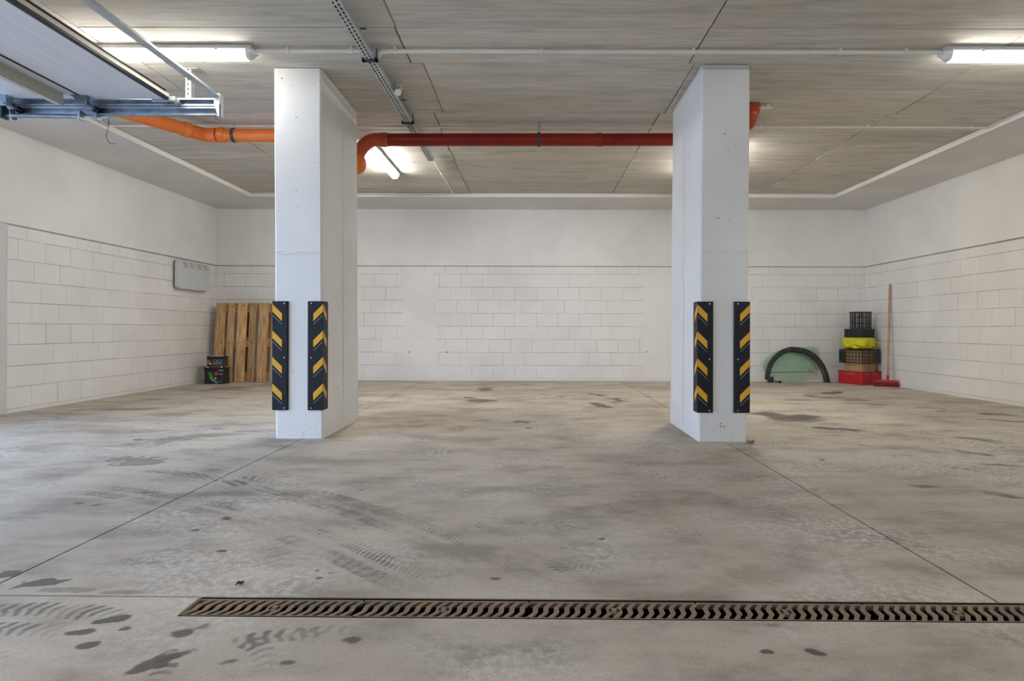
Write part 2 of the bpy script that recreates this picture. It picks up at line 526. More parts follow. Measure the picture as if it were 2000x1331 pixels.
M['elbow'] = mottled('brick_orange_pvc', (0.40, 0.055, 0.016), (0.48, 0.075, 0.018), 0.28, scale=3)
M['conduit'] = mottled('pale_conduit', (0.68, 0.67, 0.63), (0.76, 0.75, 0.71), 0.5, scale=4)
M['lamp_body'] = mottled('grey_lamp_body', (0.50, 0.51, 0.52), (0.60, 0.61, 0.62), 0.45)
M['lamp_end'] = mottled('milky_end_cap', (0.72, 0.73, 0.74), (0.80, 0.81, 0.82), 0.35)
M['glow'] = emit_mat('lit_diffuser', LAMP_COLOR, LAMP_STRENGTH)
M['glow_back'] = emit_mat('lit_diffuser_high_output', LAMP_COLOR, LAMP_STRENGTH * 3.5)
M['rubber'] = mottled('black_rubber', (0.006, 0.008, 0.014), (0.011, 0.014, 0.022), 0.50, scale=20, spec=.3)
M['yellow'] = mottled('yellow_reflective', (0.72, 0.36, 0.012), (0.80, 0.42, 0.02), 0.42, scale=30)
M['groove'] = mottled('worn_edge_line', (0.30, 0.32, 0.36), (0.36, 0.38, 0.42), 0.5)
M['steel'] = mottled('bright_screw', (0.75, 0.76, 0.78), (0.85, 0.86, 0.88), 0.3, 0.8)
M['panel'] = mottled('white_door_skin', (0.56, 0.56, 0.60), (0.64, 0.64, 0.67), 0.40, scale=1.5, stretch=(24, 0.3, 1))
M['panel_edge'] = mottled('door_edge_foam', (0.60, 0.54, 0.44), (0.70, 0.64, 0.54), 0.6)
M['strut'] = mottled('beige_strut', (0.42, 0.40, 0.32), (0.52, 0.50, 0.42), 0.55, scale=2)
M['heater'] = mottled('grey_white_heater', (0.60, 0.63, 0.64), (0.64, 0.67, 0.68), 0.4)
M['heater_dark'] = mottled('heater_rear', (0.20, 0.22, 0.24), (0.26, 0.28, 0.30), 0.6)
M['slot'] = mottled('slot_dark', (0.16, 0.17, 0.17), (0.22, 0.23, 0.23), 0.7)
M['wood'] = mottled('pallet_wood', (0.42, 0.24, 0.10), (0.70, 0.48, 0.26), 0.8, spec=.2, scale=5, stretch=(8, 8, 0.7), bump=0.4, bump_scale=14, var=0.20)
M['wood_dark'] = mottled('pallet_block_wood', (0.25, 0.13, 0.05), (0.42, 0.25, 0.11), 0.8, scale=6, stretch=(1, 6, 6), var=0.2)
M['nail'] = mottled('rusty_nail', (0.05, 0.025, 0.012), (0.09, 0.045, 0.02), 0.7)
M['black_plastic'] = mottled('black_plastic', (0.010, 0.013, 0.018), (0.022, 0.026, 0.032), 0.38, scale=12)
M['grey_label'] = mottled('grey_label', (0.10, 0.13, 0.14), (0.17, 0.20, 0.21), 0.45, scale=40)
M['white_label'] = mottled('white_label', (0.62, 0.64, 0.64), (0.72, 0.73, 0.73), 0.5)
M['green_label'] = mottled('green_leaf_print', (0.045, 0.30, 0.03), (0.09, 0.40, 0.05), 0.4)
M['red_label'] = mottled('red_print', (0.60, 0.025, 0.05), (0.72, 0.06, 0.08), 0.4)
M['red_plastic'] = mottled('red_plastic', (0.46, 0.008, 0.016), (0.55, 0.014, 0.024), 0.42)
M['broom_red'] = mottled('broom_red', (0.36, 0.03, 0.022), (0.46, 0.05, 0.035), 0.6, scale=20)
M['bristle'] = mottled('red_bristle', (0.25, 0.02, 0.02), (0.36, 0.03, 0.03), 0.8, scale=90)
M['broom_wood'] = mottled('broom_stick', (0.40, 0.22, 0.12), (0.56, 0.36, 0.22), 0.6, scale=6, stretch=(8, 8, 1))
M['cardboard'] = mottled('cardboard', (0.44, 0.27, 0.12), (0.52, 0.33, 0.16), 0.8, scale=5)
M['tape'] = mottled('brown_tape', (0.34, 0.19, 0.08), (0.38, 0.22, 0.09), 0.4)
M['bag'] = mottled('yellow_bag', (0.62, 0.56, 0.008), (0.76, 0.70, 0.02), 0.32, scale=9)
M['iron'] = mottled('rusty_cast_iron', (0.22, 0.175, 0.135), (0.31, 0.225, 0.15), 0.85, scale=9, bump=0.3, world=True, spec=0.15)
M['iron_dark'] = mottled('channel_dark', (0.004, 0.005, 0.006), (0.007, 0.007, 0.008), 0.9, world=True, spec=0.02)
M['leaf'] = mottled('dry_leaf', (0.36, 0.14, 0.05), (0.46, 0.24, 0.10), 0.8, scale=30)
M['leaf_red'] = mottled('reddish_leaf', (0.42, 0.20, 0.15), (0.50, 0.27, 0.20), 0.8, scale=30)
M['leaf_yellow'] = mottled('yellow_leaf', (0.50, 0.42, 0.10), (0.60, 0.50, 0.16), 0.8, scale=30)
M['cord'] = mottled('dark_cord', (0.05, 0.045, 0.045), (0.10, 0.09, 0.085), 0.8)
M['mud'] = mottled('dusty_black_trim', (0.018, 0.022, 0.022), (0.10, 0.085, 0.065), 0.6, scale=9)


def glass_mat():
    m, t, b = new_mat('green_tinted_glass')
    n = m.node_tree.nodes
    tr = n.new('ShaderNodeBsdfTransparent'); tr.inputs[0].default_value = (0.88, 0.965, 0.915, 1)
    gl = n.new('ShaderNodeBsdfGlossy'); gl.inputs['Roughness'].default_value = 0.03; gl.inputs[0].default_value = (0.9, 1, 0.95, 1)
    df = n.new('ShaderNodeBsdfDiffuse'); df.inputs[0].default_value = (0.55, 0.80, 0.66, 1)
    tc = t.noise(t.n('ShaderNodeTexCoord').outputs['Object'], 6, 3)
    m1 = n.new('ShaderNodeMixShader'); t.set(m1, 0, t.ramp(tc, 0.3, 0.7, 0.10, 0.15))
    t.t.links.new(tr.outputs[0], m1.inputs[1]); t.t.links.new(df.outputs[0], m1.inputs[2])
    fr = n.new('ShaderNodeFresnel'); fr.inputs[0].default_value = 1.45
    m2 = n.new('ShaderNodeMixShader'); t.t.links.new(fr.outputs[0], m2.inputs[0])
    t.t.links.new(m1.outputs[0], m2.inputs[1]); t.t.links.new(gl.outputs[0], m2.inputs[2])
    t.t.links.new(m2.outputs[0], n['Material Output'].inputs[0])
    return m


M['glass'] = glass_mat()


# ------------------------------------------------------------------ the setting: floor
def drain_far(x): return 1.857 - 0.0122 * (x + 0.99)
def drain_near(x): return drain_far(x) - 0.120


DX0, DX1 = -0.995, 1.963
JX = (-1.685, 1.385)
floor = tag(MB().box(XL - 0.3, XR + 0.3, YF - 0.3, YB + 0.3, -0.30, -0.12).build('floor', M['base']), kind='structure')


def grid(x0, x1, dx, ya, yb, dy):
    """top surface patch; ya, yb: numbers or lines over x"""
    fa = ya if callable(ya) else (lambda x: x * 0 + ya)
    fb = yb if callable(yb) else (lambda x: x * 0 + yb)
    nx = max(1, int(math.ceil((x1 - x0) / dx)))
    ny = max(1, int(math.ceil((fb(x0) - fa(x0)) / dy)))
    X = np.linspace(x0, x1, nx + 1)[None, :].repeat(ny + 1, 0)
    T = np.linspace(0, 1, ny + 1)[:, None]
    Y = fa(X) * (1 - T) + fb(X) * T
    i = np.arange(ny)[:, None] * (nx + 1) + np.arange(nx)[None, :]
    q = np.stack([i, i + 1, i + nx + 2, i + nx + 1], -1).reshape(-1, 4)
    return X.ravel(), Y.ravel(), q


def slab(poly, patches):
    """concrete bay: a thick prism with a finely divided top that carries the stains"""
    n = len(poly)
    vx = [np.array([p[0] for p in poly] * 2)]; vy = [np.array([p[1] for p in poly] * 2)]
    vz = [np.array([-.12] * n + [-.0012] * n)]
    loops = [np.array([j for i in range(n) for j in (i, (i + 1) % n, n + (i + 1) % n, n + i)])]
    npoly = [n]
    off = 2 * n
    for p in patches:
        X, Y, q = grid(*p)
        vx.append(X); vy.append(Y); vz.append(X * 0)
        loops.append((q + off).ravel()); npoly.append(len(q)); off += len(X)
    vx, vy, vz = np.concatenate(vx), np.concatenate(vy), np.concatenate(vz)
    lp = np.concatenate(loops).astype(np.int32)
    nf = sum(npoly)
    me = bpy.data.meshes.new('slab')
    me.vertices.add(len(vx)); me.loops.add(len(lp)); me.polygons.add(nf)
    me.vertices.foreach_set('co', np.stack([vx, vy, vz], -1).astype(np.float32).ravel())
    me.loops.foreach_set('vertex_index', lp)
    me.polygons.foreach_set('loop_start', (np.arange(nf) * 4).astype(np.int32))
    me.update(calc_edges=True)
    for nm, v in zip(('oil', 'wet', 'tyre'), floor_marks(vx, vy)):
        me.attributes.new(nm, 'FLOAT', 'POINT').data.foreach_set('value', v.astype(np.float32))
    me.materials.append(M['floor'])
    me.validate()
    o = bpy.data.objects.new('slab', me)
    COL.objects.link(o)
    o.parent = floor


g = 0.0035
E = .3
far_b = lambda x: drain_far(x) + g
far_f = lambda x: drain_far(x) - g
near_f = lambda x: drain_near(x) - g
a, b_ = XL - E, JX[0] - g
slab([(a, far_b(a)), (b_, far_b(b_)), (b_, YB + E), (a, YB + E)], [(-2.8, b_, .0065, far_b, 3.0, .0065), (a, -2.8, .05, far_b, 3.0, .05), (a, b_, .014, 3.0, 5.6, .014), (a, b_, .022, 5.6, YB + E, .03)])
a, b_ = JX[0] + g, JX[1] - g
slab([(a, far_b(a)), (b_, far_b(b_)), (b_, YB + E), (a, YB + E)], [(a, b_, .0065, far_b, 3.0, .0065), (a, b_, .014, 3.0, 5.6, .014), (a, b_, .022, 5.6, YB + E, .03)])
slab([(a, YF - E), (b_, YF - E), (b_, near_f(b_)), (DX0 - g, near_f(DX0)), (DX0 - g, far_f(DX0)), (a, far_f(a))],
     [(a, b_, .2, YF - E, 1.25, .2), (a, DX0 - g, .006, 1.25, far_f, .006), (DX0 - g, b_, .006, 1.25, near_f, .006)])
a, b_ = JX[1] + g, XR + E
slab([(a, far_b(a)), (b_, far_b(b_)), (b_, YB + E), (a, YB + E)], [(a, 3.0, .0065, far_b, 3.0, .0065), (3.0, b_, .05, far_b, 3.0, .05), (a, b_, .014, 3.0, 5.6, .014), (a, b_, .022, 5.6, YB + E, .03)])
slab([(a, YF - E), (b_, YF - E), (b_, far_f(b_)), (DX1 + g, far_f(DX1)), (DX1 + g, near_f(DX1)), (a, near_f(a))],
     [(a, b_, .2, YF - E, 1.25, .2), (a, DX1 + g, .02, 1.25, near_f, .02), (DX1 + g, b_, .05, 1.25, far_f, .05)])
a, b_ = XL - E, JX[0] - g
slab([(a, YF - E), (b_, YF - E), (b_, far_f(b_)), (a, far_f(a))], [(a, b_, .2, YF - E, 1.25, .2), (a, b_, .02, 1.25, far_f, .02)])

# ------------------------------------------------------------------ walls
BRICK_L, BRICK_H = 0.3365, 0.2038
Z0 = 0.036


def block_mesh():
    me = bpy.data.meshes.new('block')
    b = 0.0035
    vs = []
    # unit block: x 0..1, z 0..1 scaled per object; small front chamfer kept by a stepped face
    fx, fz = 0.005, 0.008
    vs = [(0, 0, 0), (1, 0, 0), (1, 0, 1), (0, 0, 1), (0, -0.7, 0), (1, -0.7, 0), (1, -0.7, 1), (0, -0.7, 1),
          (fx, -1, fz), (1 - fx, -1, fz), (1 - fx, -1, 1 - fz), (fx, -1, 1 - fz)]
    fs = [(0, 1, 5, 4), (1, 2, 6, 5), (2, 3, 7, 6), (3, 0, 4, 7), (4, 5, 9, 8), (5, 6, 10, 9), (6, 7, 11, 10), (7, 4, 8, 11), (8, 9, 10, 11)]
    me.from_pydata(vs, [], fs)
    me.materials.append(M['block'])
    me.update()
    return me


BLOCK = block_mesh()


def lay_blocks(wall, length, to_world, rotz, seed, skip=None):
    """courses of blocks along a wall; to_world(s) gives the foot of the wall face at run s"""
    rnd = random.Random(seed)
    rows = [(Z0 + i * BRICK_H, Z0 + (i + 1) * BRICK_H) for i in range(8)] + [(Z0 + 8 * BRICK_H, ZBAND - 0.012)]
    for ri, (z0, z1) in enumerate(rows):
        s = -rnd.random() * 0.05 - (ri % 2) * BRICK_L * 0.5
        if ri % 3 == 2: s -= 0.06
        zj = rnd.uniform(-.0008, .0008)
        while s < length:
            s1 = s + BRICK_L
            a = max(s, 0.0); e = min(s1, length)
            s = s1
            if e - a < 0.03 or (skip and skip(a, e, z0)):
                continue
            jw = rnd.choice((0.0004, 0.0010, 0.0018, 0.0028)) if rnd.random() < .7 else 0.0002
            jh = rnd.choice((0.0016, 0.0024, 0.0032)) if rnd.random() < .82 else 0.0004
            o = bpy.data.objects.new('block', BLOCK)
            COL.objects.link(o)
            o.parent = wall
            p = Vector(to_world(a + jw)) - world_loc(wall)
            o.location = (p.x, p.y, z0 + jh + zj)
            o.rotation_euler = (0, 0, rotz)
            o.scale = (e - a - 2 * jw, 0.0075 + rnd.uniform(0, .0009), z1 - z0 - 2 * jh)


# back wall
wall_back = tag(MB().box(XL - .3, XR + .3, YB, YB + 0.25, -0.1, ZC + .2).build('wall_back', M['mortar']), kind='structure')
lay_blocks(wall_back, XR - XL, lambda s: (XL + s, YB, 0), 0, 11)
MB().box(XL, XR, YB - 0.010, YB, 0, Z0).build('plinth_strip', M['block'], wall_back)
MB().box(XL, XR, YB - 0.030, YB, ZBAND, ZS + .02).build('plaster_band', M['plaster'], wall_back, bevel=0.004)
for (x0, x1, z0, z1) in ((-2.03, -1.52, 0.10, 1.70), (1.73, 2.25, 0.05, 1.75)):
    # strips of filler over the joints, ragged outline
    rr = random.Random(int(x0 * 100))
    left = [(x0 + rr.uniform(-.035, .035), z0 + (z1 - z0) * k / 10) for k in range(11)]
    right = [(x1 + rr.uniform(-.045, .045), z0 + (z1 - z0) * k / 10) for k in range(11)]
    MB().prism(left[::-1] + right, YB - 0.0100, YB - 0.0070, 'y').build('filler_patch', M['block'], wall_back)
for (x, z) in ((-1.925, .444), (-1.33, .446), (1.79, .455)):
    MB().tube([(x, YB - .0125, z), (x, YB - .004, z)], .011, 10).build('wall_plug', M['slot'], wall_back)

# left wall: block part, pier, opening with header
LB0 = 5.81
wall_left = MB()
wall_left.box(XL - .25, XL, OPEN_Y1, YB + .2, -0.1, ZC + .2)
wall_left.box(XL - .25, XL, YF - .2, OPEN_Y0, -0.1, ZC + .2)
wall_left.box(XL - .25, XL, OPEN_Y0, OPEN_Y1, OPEN_H, ZC + .2)
wall_left = tag(wall_left.build('wall_left', M['mortar']), kind='structure')
lay_blocks(wall_left, YB - LB0, lambda s: (XL, LB0 + s, 0), PI / 2, 23)
MB().box(XL, XL + .010, LB0, YB, 0, Z0).build('plinth_strip', M['block'], wall_left)
MB().box(XL, XL + .030, OPEN_Y1, YB - .03, ZBAND, ZS + .02).build('plaster_band', M['plaster'], wall_left, bevel=0.004)
MB().box(XL, XL + .012, OPEN_Y1 + .02, LB0 - .004, 0, ZBAND).build('pier', M['seam'], wall_left, bevel=0.004)
MB().box(XL, XL + .012, YF, OPEN_Y0, 0, ZS).build('plaster_panel', M['plaster'], wall_left)
# right wall
RB0 = 3.6
wall_right = tag(MB().box(XR, XR + .25, YF - .2, YB + .2, -0.1, ZC + .2).build('wall_right', M['mortar']), kind='structure')
lay_blocks(wall_right, YB - RB0, lambda s: (XR, YB - s, 0), -PI / 2, 37)
MB().box(XR - .010, XR, RB0, YB, 0, Z0).build('plinth_strip', M['block'], wall_right)
MB().box(XR - .030, XR, YF, YB - .03, ZBAND, ZS + .02).build('plaster_band', M['plaster'], wall_right, bevel=0.004)
MB().box(XR - .008, XR, YF, RB0, 0, ZBAND).build('plaster_panel', M['plaster'], wall_right)
# wall behind the camera
wall_front = tag(MB().box(XL - .25, XR + .25, YF - .25, YF, -0.1, ZC + .2).build('wall_front', M['plaster']), kind='structure')
# paving outside the open door
tag(MB().box(-16, XL - .3, -8, 14, -.25, -.02).build('driveway', M['outside']), kind='structure')

# ------------------------------------------------------------------ ceiling: slab with shuttering panels, insulated soffit round the edge
ceiling = tag(MB().box(XL - .25, XR + .25, YF - .25, YB + .25, ZC + 0.012, ZC + .30).build('ceiling', M['joint']), kind='structure')
SX0, SX1, SY1 = -4.00, 4.28, 8.72
rows = [-3.2, -2.62, -2.1, -1.6, -1.07, -0.55, -0.05, 0.45, 0.93, 1.43, 1.92, 2.42, 2.93, 3.43, 3.93, 4.45, 4.95, 5.48, 5.95, 6.30, 6.68, 7.0, 7.5, 7.95, 8.40, 8.78]
rnd = random.Random(5)
for ri in range(len(rows) - 1):
    y0, y1 = rows[ri], rows[ri + 1]
    sh = 0.075 if 4.4 < y0 < 5.4 else rnd.uniform(-.012, .012)
    if 5.4 < y0 < 8.8: sh -= 0.02
    xs = [-5.0, -2.90 + sh, -0.87 + sh, 1.13 + sh * .5, 3.19 + sh * .4, 5.3]
    if ri % 4 == 1: xs.insert(1, -3.95)
    for k in range(len(xs) - 1):
        gj = rnd.choice((0.002, 0.004, 0.0055)); gy = rnd.choice((0.0014, 0.0028, 0.0045))
        dz = rnd.uniform(0, .004)
        x0, x1 = max(xs[k], SX0 - .3) + gj, min(xs[k + 1], SX1 + .3) - gj
        if x1 - x0 < .05: continue
        MB().box(x0, x1, y0 + gy, y1 - gy, ZC - dz, ZC + .011).build('shuttering_panel', M['ceiling'], ceiling, bevel=.002, segs=1)
for nm, bx in (('soffit_board', (XL, SX0, YF, YB)), ('soffit_board', (SX1, XR, YF, YB)), ('soffit_board', (SX0, SX1, SY1, YB))):
    MB().box(*bx, ZS, ZC + .01).build(nm, M['soffit'], ceiling)
MB().box(SX0, SX0 + .012, YF, SY1, ZS - .004, ZC - .004).build('soffit_edge', M['soffit_edge'], ceiling, bevel=.003)
MB().box(SX1 - .012, SX1, YF, SY1, ZS - .004, ZC - .004).build('soffit_edge', M['soffit_edge'], ceiling, bevel=.003)
MB().box(SX0 + .012, SX1 - .012, SY1 - .012, SY1, ZS - .004, ZC - .004).build('soffit_edge', M['soffit_edge'], ceiling, bevel=.003)


# ------------------------------------------------------------------ columns with corner guards
def column(label, xl, xr, y0, y1, lean, head):
    t = thing('concrete_column', label, 'column', ((xl + xr) / 2, (y0 + y1) / 2, 0))
    c = 0.012
    ztop = ZC - .005 if not head else ZC - .045
    poly = [(xl + c, y0), (xr - c, y0), (xr, y0 + c), (xr, y1 - c), (xr - c, y1), (xl + c, y1), (xl, y1 - c), (xl, y0 + c)]
    nz = 40
    vs, fs = [], []
    for k in range(nz + 1):
        z = ztop * k / nz
        for (x, y) in poly:
            w = mnoise.noise(Vector((x * 3, y * 3, z * 2.3))) * 0.0022
            vs.append((x + lean * z / ZC + w, y + w, z))
    n = len(poly)
    for k in range(nz):
        for i in range(n):
            j = (i + 1) % n
            fs.append((k * n + i, k * n + j, (k + 1) * n + j, (k + 1) * n + i))
    fs.append(tuple(range(n))[::-1]); fs.append(tuple(nz * n + i for i in range(n)))
    m = MB(); m.add(vs, fs)
    m.build('shaft', M['column'], t, smooth=25)
    if head:
        MB().box(xl + .006 + lean, xr - .006 + lean, y0 + .012, y1 - .006, ztop, ZC - .005).build('head', M['seam'], t)
    # ragged ridge left where the two pours meet
    m = MB()
    vs, fs = [], []
    N = 46
    zr = 1.372
    for i in range(N + 1):
        x = xl + .014 + (xr - xl - .028) * i / N + lean * zr / ZC
        for j, (dz, dy) in enumerate(((-.016, .004), (-.009, -.005), (-.002, -.001), (.006, -.006), (.016, -.002), (.024, .004))):
            nn = mnoise.noise(Vector((x * 38, j * 3.1 + xl, 0.3))) * .006
            vs.append((x, y0 + dy + nn * .6, zr + dz + nn))
    for i in range(N):
        for j in range(5):
            fs.append((i * 6 + j, (i + 1) * 6 + j, (i + 1) * 6 + j + 1, i * 6 + j + 1))
    m.add(vs, fs)
    m.build('pour_seam', M['column'], t, smooth=60)
    return t


cl = column('white painted concrete column near the pallet, raw concrete ceiling above', -1.890, -1.540, 4.54, 5.47, -0.020, False)
cr = column('white painted concrete column near the crate stack, recessed collar at its top', 1.197, 1.548, 4.45, 5.37, 0.020, True)
for o_, x_, y_ in ((cl, -1.5405, 5.03), (cr, 1.1965, 4.90)):
    MB().box(x_ - .0022, x_ + .0022, y_ - .002, y_ + .002, .05, 2.45).build('formwork_ridge', M['column'], o_)
m = MB()
for (dx, z) in ((-.012, .130), (-.012, .110), (.013, .108)):
    m.tube([(1.37 + dx, 4.444, z), (1.37 + dx, 4.452, z)], .0045, 8)
m.build('drill_hole', M['slot'], cr)


def corner_guard(label, x, y, sx, ztop=1.010):
    """L shaped rubber guard, corner at x,y; front leg runs to +sx, side leg runs back"""
    t = thing('corner_guard', label, 'corner guard', (x, y, ztop - .80), group='rubber corner guards')
    L, th, H = 0.100, 0.012, 0.80
    o = 0.004
    e = 0.006
    # L section with slanted outer edges
    pts = [(-o - th, -o - th), (L - e, -o - th), (L, -o - th * .35), (L, -o), (-o, -o), (-o, L), (-o - th * .35, L), (-o - th, L - e)]
    if sx < 0: pts = [(-a, b) for a, b in pts][::-1]
    MB().prism(pts, 0, H, 'z').build('rubber_angle', M['rubber'], t, local=True, bevel=.0015, segs=1)
    face = -o - th
    for k in range(4):
        zt = H - .021 - k * .194
        hh, dr, u0, u1 = .055, .070, .002, .072
        # front leg stripe
        P = [(u0, zt), (u0, zt - hh), (u1, zt - hh - dr), (u1, zt - dr)]
        P = [(face + u, z) for u, z in P]
        q = [(sx * a, z) for a, z in P]
        if sx < 0: q = q[::-1]
        MB().prism(q, face - .0012, face + .0005, 'y').build('yellow_stripe', M['yellow'], t, local=True)
        qs = [(b_, z) for b_, z in P]
        if sx < 0: qs = qs[::-1]
        xs = sorted((sx * (face - .0012), sx * (face + .0005)))
        MB().prism(qs, xs[0], xs[1], 'x').build('yellow_stripe', M['yellow'], t, local=True)
        gz = zt - hh - .025
        q = [(sx * a, z) for a, z in ((face + .004, gz), (face + .004, gz - .004), (face + .07, gz - .004 - .066), (face + .07, gz - .066))]
        if sx < 0: q = q[::-1]
        MB().prism(q, face - .0006, face + .0005, 'y').build('moulded_line', M['groove'], t, local=True)
    for z in (.016, .385, H - .016):
        MB().tube([(sx * (L - .028), face - .003, z), (sx * (L - .028), face + .002, z)], [.0045, .006], 12).build('screw', M['steel'], t, local=True, smooth=True)
    return t


for (lb, x, y, sx) in (
        ('black and yellow corner guard on the pallet-side edge of its column', -1.893, 4.54, 1),
        ('black and yellow corner guard on the pallet column, edge facing the other column', -1.551, 4.54, -1),
        ('black and yellow corner guard on the crate-side column, edge facing the other column', 1.201, 4.45, 1),
        ('black and yellow corner guard on the crate column, edge nearest the crates', 1.548, 4.45, -1)):
    corner_guard(lb, x, y, sx)


# ------------------------------------------------------------------ fluorescent lamps
def lamp(label, x, y, along_y=False, length=1.27, glow='glow'):
    t = thing('fluorescent_lamp', label, 'lamp', (x, y, ZC - .004), (0, 0, PI / 2 if along_y else 0), group='ceiling batten lamps')
    h = length / 2
    body = [(-.058, -.034), (.058, -.034), (.046, 0.0), (-.046, 0.0)]
    MB().prism(body, -h, h, 'x').build('housing', M['lamp_body'], t, local=True, bevel=.004)
    dif = [(-.050, -.034), (-.042, -.064), (-.026, -.086), (.026, -.086), (.042, -.064), (.050, -.034)]
    MB().prism(dif, -h + .045, h - .045, 'x').build('diffuser', M[glow], t, local=True)
    for s in (-1, 1):
        # bevelled translucent end of the cover
        vs = [(s * (h - .045), y_, z_) for y_, z_ in dif] + [(s * (h + (.012 if z_ > -.05 else -.022)), y_ * .92, z_ * (.9 if z_ < -.05 else 1)) for y_, z_ in dif]
        n = len(dif)
        fs = [(i, (i + 1) % n, n + (i + 1) % n, n + i) for i in range(n)] + [tuple(range(n, 2 * n)), tuple(range(n))[::-1]]
        if s < 0: fs = [f[::-1] for f in fs]
        mb = MB(); mb.add(vs, fs); mb.build('end_cap', M['lamp_end'], t, local=True)
    for u in (-.4, 0, .4):
        for s in (-1, 1):
            MB().box(u - .012, u + .012, s * .058 - .003, s * .058 + .003, -.044, -.024).build('cover_clip', M['lamp_body'], t, local=True)
    return t


lamp('lit batten lamp on the ceiling behind the raised garage door', -2.53, 4.20)
lamp('lit batten lamp at the end of the ceiling conduit, on the crate side', 3.42, 4.20)
lamp('lit batten lamp running front to back behind the pallet-side column', -1.68, 6.93, True, glow='glow_back')
lamp('lit batten lamp running front to back, hidden behind the crate-side column', 2.00, 6.93, True, glow='glow_back')
lamp('added batten fill lamp overhead, out of view, garage door side', -2.53, -0.4, glow='glow_back')  # this and the next lamp: unseen, added to even out the brightness
lamp('added batten fill lamp overhead, out of view, far from the garage door', 3.42, -0.4, glow='glow_back')


# ------------------------------------------------------------------ conduits
def conduit(label, path, r, clips, clip_axis='x', name='cable_conduit', br=.05):
    p0 = Vector(path[0])
    t = thing(name, label, 'conduit', p0, group='pale cable conduits on the ceiling')
    MB().tube(bend(path, br), r, 12).build('pipe', M['conduit'], t, smooth=True)
    for c in clips:
        c = Vector(c)
        m = MB()
        w = .009
        if clip_axis == 'x':
            m.tube([c - Vector((w, 0, 0)), c + Vector((w, 0, 0))], r * 1.35, 12)
            m.box(c.x - w * .8, c.x + w * .8, c.y - r * .8, c.y + r * .8, c.z, ZC - .004)
        else:
            m.tube([c - Vector((0, w, 0)), c + Vector((0, w, 0))], r * 1.35, 12)
            m.box(c.x - r * .8, c.x + r * .8, c.y - w * .8, c.y + w * .8, c.z, ZC - .004)
        m.build('clip', M['conduit'], t, smooth=30)
    return t


ZP = 2.700
conduit('short pale conduit between the lit lamp and the perforated cable tray', [(-1.885, 4.20, ZP), (-1.145, 4.20, ZP)], .0135, [(-1.67, 4.20, ZP), (-1.235, 4.20, ZP)])
conduit('long pale conduit crossing the ceiling just in front of the columns', [(-1.070, 4.27, 2.690), (-1.045, 4.22, ZP), (-1.00, 4.20, ZP), (2.785, 4.20, ZP)], .0145,
        [(-.94, 4.20, ZP), (.055, 4.20, ZP), (1.09, 4.20, ZP), (2.09, 4.20, ZP), (2.535, 4.20, ZP)], br=.03)
ZR = 2.704
conduit('pale conduit above the orange pipe, from the soffit to the cable tray', [(SX0 + .013, 5.77, ZR), (-1.155, 5.77, ZR)], .0105, [(-3.3, 5.77, ZR), (-2.4, 5.77, ZR)])
conduit('thin pale conduit above the red pipe reaching the far soffit edge', [(-1.066, 5.82, 2.690), (-1.04, 5.78, ZR), (-.98, 5.77, ZR), (SX1 - .013, 5.77, ZR)], .0095,
        [(-.55, 5.77, ZR), (.06, 5.77, ZR), (.98, 5.77, ZR), (2.13, 5.77, ZR), (3.13, 5.77, ZR), (4.10, 5.77, ZR)], br=.03)
conduit('thin pale conduit along the back soffit edge behind the pallet-side column', [(SX0 + .05, 8.67, 2.712), (-1.16, 8.67, 2.712)], .008, [(-2.05, 8.67, 2.712), (-1.40, 8.67, 2.712), (-3.0, 8.67, 2.712)])
conduit('thin pale conduit running back from the end of the cable tray', [(-1.115, 6.78, 2.708), (-1.115, 8.64, 2.708)], .0095, [(-1.115, 7.5, 2.708), (-1.115, 8.2, 2.708)], 'y')
t = thing('conduit_elbow', 'small pale plastic elbow hanging beside the cable tray', 'conduit', (-1.045, 4.78, 2.726))
MB().tube(bend([(-1.055, 4.88, 2.724), (-1.050, 4.83, 2.675), (-1.030, 4.70, 2.610)], .05), [.022] * 8 + [.026], 12).build('bent_tube', M['conduit'], t, smooth=True)
MB().tube([(-1.055, 4.86, 2.712), (-1.055, 4.86, 2.727)], .030, 12).build('flange', M['conduit'], t, smooth=30)
t = thing('conduit_stub', 'short pale stub poking out beside the orange ceiling elbow', 'conduit', (2.00, 5.25, 2.70))
MB().tube([(1.925, 5.25, 2.700), (2.035, 5.25, 2.700)], [.014, .014], 10).build('tube', M['conduit'], t, smooth=True)
MB().box(1.985, 2.005, 5.235, 5.265, 2.70, 2.727).build('clip', M['conduit'], t)


# ------------------------------------------------------------------ perforated cable tray
def perforated(mb, L, w, rows, slot_l, pitch, slot_w, th, put):
    """flat strip along u (0..L), width v (0..w), with rows of slots; put(u0,u1,v0,v1) adds a box"""
    margin = (w - rows * slot_w) / (rows + 1)
    v = 0
    for k in range(rows + 1):
        put(0, L, v, v + margin)
        v += margin
        if k < rows:
            n = int(L / pitch)
            off = (k % 2) * pitch * .5
            u = 0
            for i in range(n + 1):
                s0 = min(L, off + i * pitch)
                if s0 > u + 1e-5: put(u, s0, v, v + slot_w)
                u = min(L, s0 + slot_l)
            if u < L: put(u, L, v, v + slot_w)
            v += slot_w


